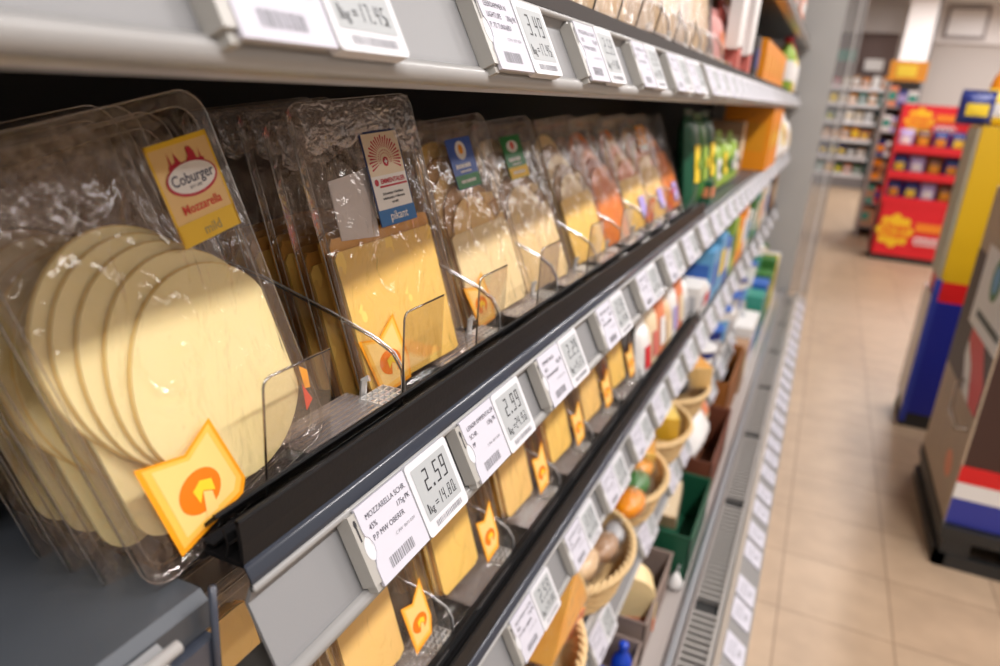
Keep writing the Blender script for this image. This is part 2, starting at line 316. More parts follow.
# ------------------------------------------------------------------ price labels
def label_matrix(x, y, z, lx=0):
    up = Vector((-.454, 0, .891)).normalized(); ex = Vector((0, 1, 0)); n = ex.cross(up)
    M = Matrix((ex, up, n)).transposed().to_4x4(); M.translation = Vector((x, y, z)); return M
LW, LH = .130, .0575
def price_label(M, name_lines, price, per, label, group):
    t = thing('price_label', label, 'price label', M, group)
    h = MB(); h.box(-.003, .0055, .004, LH - .002, -.002, .0095); h.box(.0055, .067, .002, LH - .002, -.002, .0085); h.box(.066, LW - .001, .002, LH - .002, -.002, .0085)
    h.prism([(-.003, LH - .002), (.0055, LH - .002), (.0055, LH + .002), (.001, LH + .002)][::1], -.002, .006); h.box(0, .006, -.0015, .004, -.001, .007)
    h.build('holder', HOLD, t)
    k = MB(); kM = Matrix(((0, 0, 1, -.0032), (1, 0, 0, 0), (0, 1, 0, 0), (0, 0, 0, 1)))
    k.add([(.0012 + .0016 * math.cos(q), LH - .009 + .003 * math.sin(q), .0097) for q in [j * math.pi / 5 for j in range(10)]], [tuple(range(10))])
    k.add([(.0004, LH - .022, .0097), (.002, LH - .022, .0097), (.002, LH - .009, .0097), (.0004, LH - .009, .0097)], [(0, 1, 2, 3)])
    k.build('keyhole', INK, t)
    c = MB(); edge = [(.0045, 0.0)] + [(.066, 0.0), (.066, LH), (.0045, LH), (.0045, LH * .74), (.0052, LH * .66), (.0085, LH * .60), (.0105, LH * .50), (.0098, LH * .40), (.0066, LH * .33), (.0045, LH * .25)]
    c.prism(edge, .008, .0104); c.build('info_card', CARD, t)
    b = MB(); b.prism(ellipse(.0068, LH * .49, .0058, LH * .155, 20), .006, .0098); b.build('thumb_tab', WHITE, t)
    s = MB(); s.prism(rrect(.067, -.0008, LW, LH + .0008, .0035, 3), .004, .0112); s.build('display_unit', WHITE, t)
    s = MB(); s.poly(rrect(.0725, .0105, LW - .0055, LH - .005, .001, 2), .0114); s.build('screen', LCD, t)
    p = MB(); digits(p, price, .0835, .0305, .0175, .0068, .0116, .0019)
    text(p, 'kg', .0785, .0150, .0085, .0116, sx=.8, bold=.01); text(p, '=', .0872, .0160, .009, .0116, bold=.01); digits(p, per, .0930, .0150, .0100, .0038, .0116, .0011); text(p, '€', .1165, .0150, .006, .0116)
    text(p, '1', .0742, .0150, .0115, .0116, bold=.01)
    p.build('price_digits', INK, t)
    p = MB(); ty = LH - .0115
    for i, (a, bb) in enumerate(name_lines):
        text(p, a, .0115 if i < 3 else .012, ty - i * .0078, .0058, .0107, sx=.95, bold=0)
        if bb: text(p, bb, .0635, ty - i * .0078, .0058, .0107, 'RIGHT', .9, 0)
    p.build('product_text', mat('card_ink', (.04, .04, .06), .6), t)
    p = MB(); rnd = random.Random(3); x = .018
    while x < .048:
        w_ = rnd.choice((.0006, .0010, .0015)); p.add([(x, .0055, .0107), (x + w_, .0055, .0107), (x + w_, .0135, .0107), (x, .0135, .0107)], [(0, 1, 2, 3)]); x += w_ + rnd.choice((.0009, .0014))
    p.build('barcode', GREYINK, t); p = MB(); x = .080
    while x < .120:
        w_ = rnd.choice((.0004, .0007, .0011)); p.add([(x, .003, .0114), (x + w_, .003, .0114), (x + w_, .0075, .0114), (x, .0075, .0114)], [(0, 1, 2, 3)]); x += w_ + rnd.choice((.0007, .0011))
    p.build('display_barcode', GREYINK, t)
    p = MB(); text(p, 'C PW  8671 0.04', .034, .022, .0036, .0107); p.build('code_text', GREYINK, t)
    return t
LX = -.2255
def y_far(y): return y > .5
def rail_labels(zo, items, where, group, dx=0, proto=None, sh=.026):
    for k, it in enumerate(items):
        y = it[0] - sh - (.006 if y_far(it[0]) and sh > .022 else 0); M = label_matrix(-.227 + dx, y, H + zo - .3355 + (.0045 if zo < .1 else 0))
        lab = '%s white price label from the grey shelf joint on %s' % (ORD[k], where)
        if len(it) > 1: last = price_label(M, it[1], it[2], it[3], it[4] if len(it) > 4 else lab, group); proto = proto or last
        else: copy_tree(proto, M, lab, group)
    return proto
main = [(.371, [('MOZZARELLA SCHR.', ''), ('45%', '175g PK'), ('P.P MW OBERFR', '')], '2.59', '14.80', 'white price label showing 2.59 on the rail under the mozzarella pack'),
        (.531, [('LENOR EMMENTALER', ''), ('SCHR.', '120g PK'), ('PP', '')], '2.99', '24.92', 'white price label showing 2.99 under the emmental pack'),
        (.714, [('EMMENTALER', ''), ('45%', '150g PK'), ('PP MW MARKT', '')], '2.29', '15.27', 'white price label showing 2.29, third along the black riser')]
pr0 = rail_labels(0, main + [(y,) for y in (.93, 1.15, 1.36, 1.545, 1.75, 1.93, 2.08, 2.24, 2.40, 2.56, 2.72, 2.88, 3.04, 3.22, 3.40, 3.6, 3.8, 4.0, 4.25, 4.5, 4.75, 5.0)], 'the cheese pack rail', 'price labels on the rail under the cheese packs')
top = [(.253, [('KAESE SCHEIBEN', ''), ('45%', '200g PK'), ('PP', '')], '3.49', '17.45', 'large blurred white price label on the upper shelf beside the rail seam'),
       (.503, [('LEERDAMMER N', ''), ('LIGHTLIFE', '200g PK'), ('P. 73 TUN16801', '')], '3.49', '17.45', 'white price label showing 3.49 on the upper shelf rail')]
rail_labels(.342, top + [(y,) for y in (.716, .935, 1.145, 1.29, 1.49, 1.63, 1.78, 1.93, 2.07, 2.21, 2.36, 2.52, 2.68, 2.84, 3.0, 3.2, 3.4, 3.65, 3.9, 4.15, 4.4, 4.7, 5.0)], 'the upper shelf rail', 'price labels on the upper shelf rail', proto=pr0, sh=.020)
rail_labels(-.342, [(y,) for y in (.705, .905, 1.09, 1.29, 1.47, 1.65, 1.84, 2.02, 2.2, 2.38, 2.56, 2.76, 3.0, 3.25, 3.5, 3.8, 4.1, 4.4, 4.8)], 'the rail over baskets', 'price labels on the rail over the baskets', proto=pr0)
rail_labels(-.684, [(y,) for y in (1.11, 1.49, 1.8, 1.97, 2.2, 2.5, 2.75, 3.1, 3.5, 3.9, 4.4)], 'the rail under baskets', 'price labels on the rail under the baskets', .012, proto=pr0)
# plain cards on the base strip
cardproto = None
upb = Vector((-.79, 0, .613)).normalized(); exb = Vector((0, 1, 0))
for k, y in enumerate((1.33, 1.46, 1.60, 1.70, 1.88, 1.99, 2.13, 2.25, 2.40, 2.53, 2.66, 2.8, 2.93, 3.08, 3.2, 3.35, 3.5, 3.68, 3.85, 4.0, 4.2, 4.4, 4.62, 4.85)):
    Mb = Matrix((exb, upb, exb.cross(upb))).transposed().to_4x4(); Mb.translation = Vector((.0445, y, .1265))
    lab = '%s small white card from the open end of the floor-level base strip' % ORD[k]
    if cardproto is None:
        t = thing('price_card', lab, 'price label', Mb, 'price cards on the base strip')
        MB().prism(rrect(0, 0, .085, .06, .004, 3), 0, .003).build('card', CARD, t)
        p = MB(); lines(p, .012, .046, .06, 3, .003, .0032, .009); lines(p, .03, .012, .03, 1, .008, .0032, .01); p.build('print', GREYINK, t)
        cardproto = t
    else: copy_tree(cardproto, Mb, lab)

# ------------------------------------------------------------------ cheese packs
def crink(a, b, seed):
    r = 0
    for k in range(5):
        f = 18 + 17 * k; r += math.sin(f * a * 6 + 1.7 * k + seed + 2.2 * math.sin(f * b * 1.9 + seed * k)) * math.cos(f * b * 3.1 + k * 2.1 + seed) / (1.2 + k)
    return r
def blob(z0, z1, pts): return MB().prism(pts, z0, z1)
def wav(pts, amp, seed):
    return [(x + amp * math.sin(i * 1.7 + seed), y + amp * math.cos(i * 2.3 + seed)) for i, (x, y) in enumerate(pts)]
CRM = mat('mozzarella_cream', (.90, .77, .38), .4, sub=.1, noise=(9, (.92, .81, .47)))
CRM2 = mat('mozzarella_rind', (.82, .52, .11), .4, sub=.1, noise=(9, (.88, .70, .32)))
EMM = mat('emmental_gold', (.93, .58, .12), .4, sub=.1, noise=(9, (.94, .66, .2)))
EMM2 = mat('emmental_edge', (.70, .29, .03), .4, noise=(9, (.82, .46, .11)))
GOU = mat('gouda_yellow', (.90, .57, .17), .4, sub=.1, noise=(9, (.92, .64, .25)))
GOU2 = mat('gouda_rind', (.5, .26, .09), .45, noise=(12, (.66, .4, .16)))
PAL = mat('butter_cheese_pale', (.88, .66, .33), .4, sub=.1, noise=(9, (.9, .71, .4)))
PAL2 = mat('butter_cheese_rind', (.36, .2, .1), .45, noise=(12, (.55, .36, .2)))
ORC = mat('orange_cheese', (.78, .16, .012), .4, noise=(30, (.84, .28, .03)))
ORC2 = mat('orange_cheese_dark', (.36, .06, .012), .4, noise=(30, (.55, .13, .02)))
OR1 = mat('logo_orange', (.90, .34, .008), .45); OR2 = mat('logo_cream', (.93, .60, .20), .5); OR3 = mat('logo_deep_orange', (.82, .19, .004), .45); OR4 = mat('logo_wedge_yellow', (.9, .6, .03), .45)
YEL = mat('sticker_yellow', (.86, .53, .02), .4); TAN = mat('sticker_tan', (.84, .55, .22), .45); RED = mat('print_red', (.5, .01, .03), .4); RED2 = mat('print_bright_red', (.72, .05, .02), .4)
STW = mat('sticker_white', (.84, .80, .76), .4); BLU = mat('sticker_blue', (.03, .16, .42), .35); NAV = mat('sticker_navy', (.012, .03, .12), .35); GRN = mat('sticker_green', (.02, .20, .05), .35); PAP = mat('interleaf_paper', (.74, .70, .70), .7)
MIDB = mat('sticker_mid_blue', (.05, .12, .45), .35)

def logo(t, poly, c, rr, z=.0032, rot_=0):
    """printed orange cheese emblem: notched square, pale middle, round hole with a wedge"""
    cxx = sum(p[0] for p in poly) / len(poly); cyy = sum(p[1] for p in poly) / len(poly)
    L_ = MB().poly(poly, z).build('cheese_emblem', OR1, t)
    MB().poly([(cxx + (p[0] - cxx) * .90, cyy + (p[1] - cyy) * .90) for p in poly], z + .0001).build('emblem_mid', mat('logo_light_orange', (.93, .50, .08), .5), L_)
    MB().poly([(cxx + (p[0] - cxx) * .76, cyy + (p[1] - cyy) * .76) for p in poly], z + .0002).build('emblem_centre', OR2, L_)
    MB().poly(ellipse(c[0], c[1], rr * 1.12, rr * .92, 28), z + .0004).build('emblem_hole', OR3, L_)
    MB().poly([(c[0] - rr * .25, c[1] - rr * 1.2), (c[0] + rr * .1, c[1] - rr * .1), (c[0] + rr * .5, c[1] - rr * .35), (c[0] + rr * .42, c[1] - rr * 1.2)], z + .0005).build('emblem_cut', OR2, L_)
    MB().poly([(c[0] - rr * .35, c[1] + rr * .2), (c[0] + rr * .15, c[1] + rr * .42), (c[0] + rr * .7, c[1] + rr * .15), (c[0] + rr * .65, c[1] - rr * .4), (c[0] + rr * .1, c[1] - rr * .05), (c[0] - rr * .25, c[1] - rr * .45)], z + .0006).build('emblem_wedge', OR4, L_)
def shell(t, w, h, d=.018, corner=.016, film_seed=1.0, ribs=False, nx=44, ny=60, amp=.0007):
    """clear tray with flange behind, crinkled film in front"""
    s = MB(); rings = [(0, .0018, corner), (0, 0, corner), (.007, -.0004, corner - .004), (.0085, -.003, corner - .004), (.012, -d * .5, corner - .004), (.015, -d, corner - .005), (.022, -d - .0006, corner - .006)]
    n = None; vs = []; fs = []
    for ins, z, c in rings:
        q = rrect(ins, ins, w - ins, h - ins, max(c, .004), 6); n = len(q); vs += [(x, y, z) for x, y in q]
    for k in range(len(rings) - 1): fs += [(k * n + i, k * n + (i + 1) % n, (k + 1) * n + (i + 1) % n, (k + 1) * n + i) for i in range(n)]
    fs.append(tuple(range((len(rings) - 1) * n, len(rings) * n)))
    s.add(vs, fs); s.build('tray', TRAY, t, True)
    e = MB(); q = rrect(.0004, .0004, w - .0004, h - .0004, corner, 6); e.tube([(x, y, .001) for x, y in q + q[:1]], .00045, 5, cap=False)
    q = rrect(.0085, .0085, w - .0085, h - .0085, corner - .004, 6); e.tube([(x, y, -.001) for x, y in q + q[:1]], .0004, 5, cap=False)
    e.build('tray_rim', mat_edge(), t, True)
    f = MB()
    def fn(u, v):
        x, y = .002 + u * (w - .004), .002 + v * (h - .004); ed = min(min(u, 1 - u) * 9, min(v, 1 - v) * 12, 1)
        dx_ = corner * .9 - min(x, w - x); dy_ = corner * .9 - min(y, h - y)
        if dx_ > 0 and dy_ > 0:
            L2 = math.hypot(dx_, dy_)
            if L2 > corner * .88:
                k = corner * .88 / L2; sx_ = 1 if x < w / 2 else -1; sy_ = 1 if y < h / 2 else -1; x += sx_ * dx_ * (1 - k); y += sy_ * dy_ * (1 - k)
        z = .0022 + amp * ed * crink(x, y, film_seed) + .0012 * ed
        if ribs and v > .80:
            fold = 0 * max(0, 1 - abs(v - .89) / .085); z += .0022 * fold * abs(math.sin(x * 420 + 2 * math.sin(x * 150))) + .001 * fold * math.sin(x * 230 + y * 600)
            if v > .965: z += .0006 * math.sin(x * 2600)
        return (x, y, z)
    f.grid(nx, ny, fn); f.build('lid_film', FILM_USE[0], t, True)
    if ribs:
        f = MB()
        def fr_(u, v):
            x = .008 + u * (w - .016); low = .90 + .012 * math.sin(x * 90) + .02 * abs(math.sin(x * 41 + 1)) - .05 * max(0, math.sin(x * 60 + .4)) ** 3
            vv = (low - .045) + v * (.985 - low + .045); k = math.sin(math.pi * min(1, v * 1.15)) ** .6 if v < .87 else 0
            return (x, vv * h, .0045 + .0026 * k * (abs(math.sin(x * 330 + 2.5 * math.sin(x * 130))) ** 1.5) + .0007 * math.sin(x * 900) * k)
        f.grid(130, 16, fr_); f.build('seal_fold', FOLD, t, True)
        f = MB(); f.grid(150, 2, lambda u, v: (.006 + u * (w - .012), h * (.972 + .018 * v), .0040 + .0006 * math.sin(u * 380))); f.build('sealed_strip', FOLD, t, True)
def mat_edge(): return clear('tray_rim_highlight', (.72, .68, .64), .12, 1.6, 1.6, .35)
def pack_matrix(x, y, z, yaw, tilt, roll, back=0):
    M = Matrix.Rotation(R(yaw), 4, 'Z') @ Matrix.Rotation(R(tilt), 4, 'Y') @ Matrix.Rotation(R(roll), 4, 'X')
    M3 = M.to_3x3(); n, w_, u = M3.col[0], M3.col[1], M3.col[2]
    Q = Matrix((w_, u, n)).transposed().to_4x4(); Q.translation = Vector((x, y, z)); return Q

def slices(t, polys, m_face, m_edge, z0, dz, first_edge=True):
    for i, p in enumerate(polys):
        MB().prism(p, z0 + i * dz, z0 + (i + .82) * dz).build('cheese_slice', m_face if i else (m_edge if first_edge else m_face), t)

def pack_mozz(M, label, group, seed=1.0):
    w, h = .165, .24; t = thing('mozzarella_pack', label, 'cheese pack', M, group); shell(t, w, h, .0175, .018, seed, amp=.0009)
    cs = [(.070, .120, .059), (.076, .112, .060), (.084, .103, .061), (.093, .094, .061), (.101, .081, .062)]
    for i, (a, b, r) in enumerate(cs):
        pts = [(a + r * (1 + .02 * math.sin(3 * q + i)) * math.cos(q), b + r * 1.08 * math.sin(q)) for q in [j * math.pi / 24 for j in range(48)]]
        pts = [(min(max(x, .012), w - .012), max(y, .012)) for x, y in pts]
        o = MB().prism(pts, -.0145 + i * .0033, -.0145 + i * .0033 + .0026).build('cheese_slice', CRM, t)
        MB().prism([(a + (x - a) * 1.012, b + (y - b) * 1.012) for x, y in pts], -.0147 + i * .0033, -.0145 + i * .0033 + .0012).build('slice_rind', CRM2, o)
    # small lower stack that fills the right part
    MB().prism(rrect(.020, .0135, .150, .125, .02, 6), -.0172, -.0148).build('cheese_slice', CRM, t)
    st = MB().prism(rrect(.1075, .158, .1545, .215, .0022, 3), .0040, .0045).build('brand_sticker', TAN, t)
    b = MB(); z = .0047; b.poly([(.1075, .2125), (.1545, .2125), (.1545, .2155), (.1075, .2155)], z); b.poly([(.1075, .1575), (.1545, .1575), (.1545, .1705), (.1075, .1705)], z); b.poly([(.1075, .1575), (.1090, .1575), (.1090, .2155), (.1075, .2155)], z); b.poly([(.1530, .1575), (.1545, .1575), (.1545, .2155), (.1530, .2155)], z); b.build('yellow_band', YEL, st)
    c = MB(); z = .0049                                   # castle silhouette above the oval
    c.poly([(.1175, .194), (.1460, .194), (.1455, .2015), (.1440, .2020), (.1437, .2075), (.1428, .2020), (.1405, .2020), (.1400, .2060), (.1380, .2095), (.1350, .2095), (.1345, .2045), (.1315, .2015), (.1285, .2015), (.1270, .2045), (.1250, .2085), (.1243, .2035), (.1215, .2025), (.1205, .2095), (.1198, .2025), (.1185, .2015)], z)
    c.poly(ellipse(.1320, .1925, .0195, .0098, 40), z + .0001); c.build('emblem', RED, st)
    MB().poly(ellipse(.1320, .1930, .0180, .0086, 40), .0052).build('oval', STW, st)
    p = MB(); text(p, 'Coburger', .1320, .1905, .0088, .0054, 'CENTER', .93, .012); text(p, 'SEIT 1882', .132, .1872, .0024, .0054, 'CENTER'); p.build('brand_text', mat('navy_print', (.03, .03, .07), .5), st)
    p = MB(); text(p, 'Mozzarella', .1315, .1745, .0078, .0050, 'CENTER', .92, .01); p.build('product_text', RED2, st)
    p = MB(); text(p, 'mild', .1325, .1605, .0082, .0050, 'CENTER', 1, .008); p.build('style_text', mat('grey_gold_print', (.42, .33, .14), .4, metal=.3), st)
    MB().poly([(.146, .026), (.151, .044), (.155, .030)], .006).build('corner_print', RED2, t); MB().poly([(.152, .040), (.154, .056), (.160, .050), (.157, .038)], .006).build('corner_print', OR1, t)
    logo(t, [(.020, .069), (.050, .058), (.074, .067), (.080, .020), (.074, .013), (.022, .010)], (.049, .034), .0135, .0058)
    return t

def pack_emm(M, label, group, seed=2.0, style='emm'):
    w, h = .150, .258; t = thing('emmental_pack', label, 'cheese pack', M, group); shell(t, w, h, .0175, .013, seed, ribs=True, nx=110, ny=64)
    for i in range(6):
        o_ = i * .0035; top_ = .150 + .006 * math.sin(i * 2.1)
        pts = wav(rrect(.012 + .002 * math.sin(i), .014, .136 + .002 * math.cos(i * 3), top_ - o_ * .4, .006, 3), .0008, i)
        MB().prism(pts, -.0170 + i * .0034, -.0170 + i * .0034 + .0027).build('cheese_slice', EMM if i > 4 else EMM2, t)
    MB().prism([(.024, .145), (.068, .14), (.075, .200), (.060, .197), (.026, .194)], -.0005, .0006).build('interleaf_paper', PAP, t)
    st = MB().prism(rrect(.068, .1465, .1165, .228, .0015, 2), .0050, .0055).build('brand_sticker', NAV, t)
    MB().poly(rrect(.0697, .1480, .1148, .2262, .001, 2), .0057).build('sticker_face', STW, st)
    MB().poly(rrect(.0697, .1900, .1148, .2262, .001, 2), .0058).build('sticker_sun_ground', mat('sticker_sand', (.80, .62, .40), .45, noise=(50, (.82, .70, .55))), st)
    MB().poly([(.0685, .1468), (.116, .1468), (.116, .1608), (.0685, .1608)], .0058).build('blue_band', BLU, st)
    e = MB()
    for k in range(25):
        a = R(-25 + 230 * k / 24); r0, r1 = .0100, .0205 - .0015 * (k % 2); ca, sa = math.cos(a), math.sin(a); cx_, cy_ = .0925, .2035
        e.add([(cx_ + r0 * ca - sa * .0002, cy_ + r0 * sa + ca * .0002, .0060), (cx_ + r0 * ca + sa * .0002, cy_ + r0 * sa - ca * .0002, .0060), (cx_ + r1 * ca + sa * .00085, cy_ + r1 * sa - ca * .00085, .0060), (cx_ + r1 * ca - sa * .00085, cy_ + r1 * sa + ca * .00085, .0060)], [(3, 2, 1, 0)])
    for k in range(17):
        a = R(-20 + 220 * k / 16); e.poly(ellipse(.0925 + .0080 * math.cos(a), .2030 + .0080 * math.sin(a), .0006, .0006, 6), .0060); e.poly(ellipse(.0925 + .006 * math.cos(a), .2025 + .006 * math.sin(a), .0005, .0005, 6), .0060)
    e.poly(ellipse(.0925, .2010, .0036, .0042, 18), .0060); e.build('emblem', RED, st)
    e = MB(); e.add([(.0925 + a, .2012 + b, .0062) for a, b in ((-.0007, -.0022), (.0007, -.0022), (.0007, .0022), (-.0007, .0022), (-.002, -.0007), (.002, -.0007), (.002, .0007), (-.002, .0007))], [(0, 1, 2, 3), (4, 5, 6, 7)]); e.build('cross', STW, st)
    p = MB(); text(p, 'EMMENTALER', .0960, .1828, .0058, .0060, 'CENTER', .88, .03); p.poly(ellipse(.0750, .1845, .0026, .0030, 14), .006); p.add([(x, y, .006) for x, y in ((.078, .1795), (.1135, .1795), (.1135, .1812), (.078, .1812))], [(0, 1, 2, 3)]); p.build('product_text', RED, st)
    p = MB(); text(p, 'Schweizer Hartkäse', .0925, .1730, .0033, .006, 'CENTER', 1, .02); text(p, 'mindestens 4 Monate', .0925, .1690, .0033, .006, 'CENTER', 1, .02); text(p, 'gereift', .0925, .1650, .0033, .006, 'CENTER', 1, .02); p.build('small_print', INK, st)
    p = MB(); text(p, 'pikant', .0935, .1508, .0105, .0060, 'CENTER', .9, .01); p.build('style_text', STW, st)
    logo(t, [(.008, .062), (.031, .057), (.055, .073), (.062, .030), (.058, .012), (.019, .008)], (.038, .034), .012, .0050)
    return t

def pack_round(M, label, group, face, edge, sticker, seed=3.0, lo=None, wavy=False):
    w, h = .148, .243; t = thing('sliced_cheese_pack', label, 'cheese pack', M, group); shell(t, w, h, .0175, .014, seed, nx=30, ny=44)
    for i in range(5):
        top_ = .222 - i * .017; cxx = .050 + i * .005; r = .046
        pts = [(max(.012, cxx - r), .016), (.134, .016), (.134, min(.150, top_ - .03))] + [(cxx + r * math.cos(R(a)), top_ - r + r * math.sin(R(a))) for a in range(15, 181, 15)]
        pts = [(min(max(x, .012), .136), y) for x, y in pts]
        MB().prism(pts, -.0170 + i * .0035, -.0170 + i * .0035 + .0028).build('cheese_slice', face if i % 5 == 4 else (edge if i % 2 else face), t)
    if lo: MB().prism(wav(rrect(.014, .016, .134, .118, .008, 3), .001, 2), -.0012, .0014).build('cheese_slice', lo, t)
    if sticker:
        a, b, c = sticker; st = MB().prism(rrect(.049, .1625, .099, .2190, .002, 2), .0045, .005).build('brand_sticker', a, t)
        MB().poly([(.0495, .163), (.0985, .163), (.0985, .178), (.0495, .178)], .0052).build('sticker_band', b, st)
        MB().poly(ellipse(.074, .205, .014 if c is RED2 else .0105, .0080 if c is RED2 else .0105, 28), .0052).build('emblem', STW, st)
        MB().poly(ellipse(.074, .206, .0045, .0055, 20), .0054).build('crest', c, st)
        p = MB(); lines(p, .056, .1855, .036, 1, .0045, .0054, .006); lines(p, .060, .1805, .028, 1, .0022, .0054, .004, seed=2); lines(p, .058, .1690, .032, 1, .0032, .0055, .004, seed=3); p.build('sticker_text', STW, st)
    return t

def column(src, M, n, labels, group, step=.0255):
    for k in range(1, n + 1):
        Q = M.copy(); Q.translation = M.translation + Vector((-step * k, random.uniform(-.006, .004), random.uniform(-.016, -.008)))
        Q = Q @ Matrix.Rotation(R(random.uniform(-1.2, 1.2)), 4, 'Z')
        copy_tree(src, Q, labels % ORD[k - 1], group, skip=('brand_sticker', 'interleaf_paper', 'cheese_emblem', 'corner_print', 'side_sticker'))
ZB = H - .2715
GM = 'sliced cheese packs standing on the main shelf'
def mp(x, y, yaw, tilt, roll, z=ZB): return pack_matrix(x, y, z, yaw, tilt, roll)
P1 = mp(-.283, .222, -.4, -14.1, 11.4); p1 = pack_mozz(P1, 'large pack of round mozzarella slices with the yellow castle sticker, front of its column', GM)
column(p1, P1, 3, '%s mozzarella pack standing behind the front mozzarella pack', GM)
P2 = mp(-.315, .470, -10.2, -16.1, 5.0); p2 = pack_emm(P2, 'tall emmental pack with the sunburst sticker and blue band, front of its column', GM)
column(p2, P2, 4, '%s emmental pack standing behind the front emmental pack', GM)
P3 = mp(-.318, .682, -7, -20, 5); p3 = pack_round(P3, 'golden cheese pack with the blue mountain sticker, beside the emmental pack', GM, GOU, GOU2, (MIDB, GRN, RED2 if 0 else OR1), 3.3, mat('gouda_lower', (.93, .75, .42), .4))
logo(p3, [(.004, .062), (.028, .056), (.046, .070), (.052, .030), (.048, .014), (.014, .012)], (.028, .036), .0105, .0052)
column(p3, P3, 3, '%s golden pack behind the one with the blue sticker', GM)
P4 = mp(-.318, .838, -8, -22, 4.5); p4 = pack_round(P4, 'pale cheese pack with the green sticker, two columns past the emmental', GM, PAL, PAL2, (GRN, YEL, RED2), 4.1, PAL)
column(p4, P4, 3, '%s pale pack behind the one with the green sticker', GM)
kinds = []; FILM_USE[0] = FILMB
for k, (y, f, e, lo, lab) in enumerate(((1.045, PAL, PAL2, EMM, 'cream and brown cheese pack, third column past the emmental'), (1.205, ORC, ORC2, ORC, 'red-orange cheese pack, fourth column past the emmental'), (1.385, ORC, EMM2, EMM, 'orange slices pack, fifth column past the emmental'), (1.555, GOU, ORC, GOU, 'yellow slices pack with orange rear, last column before the green bags'), (1.715, ORC, ORC2, ORC, 'dark orange slices pack touching the green bags'))):
    Pm = mp(-.318, y, -6, -22, 4); p = pack_round(Pm, lab, GM, f, e, None if k != 3 else (OR1, STW, OR3), 5 + k, lo); kinds.append(p)
    if k >= 2: MB().poly(rrect(.085, .03, .12, .075, .003, 2), .0046).build('side_sticker', mat('lilac_print', (.42, .33, .7), .4), p)
    column(p, Pm, 2, '%%s pack behind the %s' % lab.split(',')[0], GM)

SHINE = clear('painted_edge_highlight', (.95, .95, .95), .12, 1.6, 3, .45, None, .35, (.9, .9, .9))
# ------------------------------------------------------------------ clear shelf dividers
def divider(M, label, group):
    t = thing('shelf_divider', label, 'shelf divider', M, group)
    prof = [(-.20, .005), (.004, .005), (.006, .020), (.004, .040), (-.004, .054), (-.022, .066), (-.06, .083), (-.115, .105), (-.20, .130)]
    T_ = Matrix.Rotation(R(14), 4, 'Z')
    MB().tube([(x + .0018, 0, z + .0016) for x, z in prof[2:]], .0008, 6, T_).build('edge_highlight', SHINE, t, True)  # extra pale tube paints the highlight along the fin edge
    MB().prism(prof, -.0007, .0007, 'y', T_).build('fin', PANE, t)
    MB().tube([(x, 0, z) for x, z in prof[1:]], .0011, 6, T_).build('fin_edge', EDGEP, t, True)
    f = MB(); f.box(-.034, .013, -.120, -.02, .0165, .0175)
    for k in range(9): f.box(-.033 + k * .0052, -.0312 + k * .0052, -.120, -.025, .0175, .0205)
    f.box(-.030, -.028, -.10, -.03, .002, .0165)
    f.build('ribbed_foot', clear('ribbed_plastic', (.85, .82, .8), .1, 1.5, 1.8, .15, None, .12, (.75, .68, .66)), t)
    c = MB()
    for k in range(5): c.box(-.016 + k * .006, -.0145 + k * .006, -.032, .004, .016, .0215); c.box(-.016, .010, -.032 + k * .0085, -.0305 + k * .0085, .016, .0215)
    c.tube([(-.02, -.02, .016), (-.018, -.022, .034), (-.014, -.02, .036)], .003, 6); c.build('lattice_clip', clear('lattice_plastic', (.9, .9, .9), .1, 1.6, 3, .4, None, .45), t)
    return t
dv = divider(put(-.296, .486, ZB), 'clear plastic divider between the mozzarella and emmental columns', 'clear dividers on the main shelf')
for k, (y, lab) in enumerate(((.688, 'between the emmental and the golden column'), (.872, 'between the blue-sticker and green-sticker columns'), (1.045, 'past the green-sticker column'), (1.21, 'beside the red-orange pack'), (1.39, 'before the orange slices pack'), (1.56, 'before the lilac-marked yellow pack'), (1.72, 'at the far end of the black riser'))):
    copy_tree(dv, put(-.296, y - .004, ZB), 'clear plastic divider ' + lab)

def stop(M, label, group):
    t = thing('front_stop', label, 'shelf stop', M, group)
    o = [(.002, .0), (.066, .0), (.066, .078)] + [(.008 + .006 * math.cos(R(a)), .072 + .006 * math.sin(R(a))) for a in (90, 120, 150, 180)]
    MB().prism(o, .0, .0013, 'x').build('stop_plate', PANE, t)
    MB().tube([(.0006, y, z) for y, z in [(.002, .0)] + o[::-1][0:4] + [(.066, .078)]], .0009, 6).build('stop_edge', EDGEP, t, True)
    MB().box(-.006, .006, .0, .066, -.002, .0).build('stop_foot', PANE, t); return t
fs_ = None
for k, (y, lab) in enumerate(((.303, 'in front of the mozzarella pack'), (.462, 'in front of the emmental pack'), (.598, 'in front of the blue-sticker pack'), (.76, 'in front of the green-sticker pack'), (.95, 'in front of the cream and brown pack'), (1.12, 'in front of the red-orange pack'), (1.29, 'in front of the orange slices pack'), (1.47, 'in front of the lilac-marked pack'))):
    lab = 'clear plastic stop plate on the black riser ' + lab
    if fs_ is None: fs_ = stop(put(-.2775, y, H - .2505), lab, 'clear stop plates on the riser')
    else: copy_tree(fs_, put(-.2775, y, H - .2505), lab)

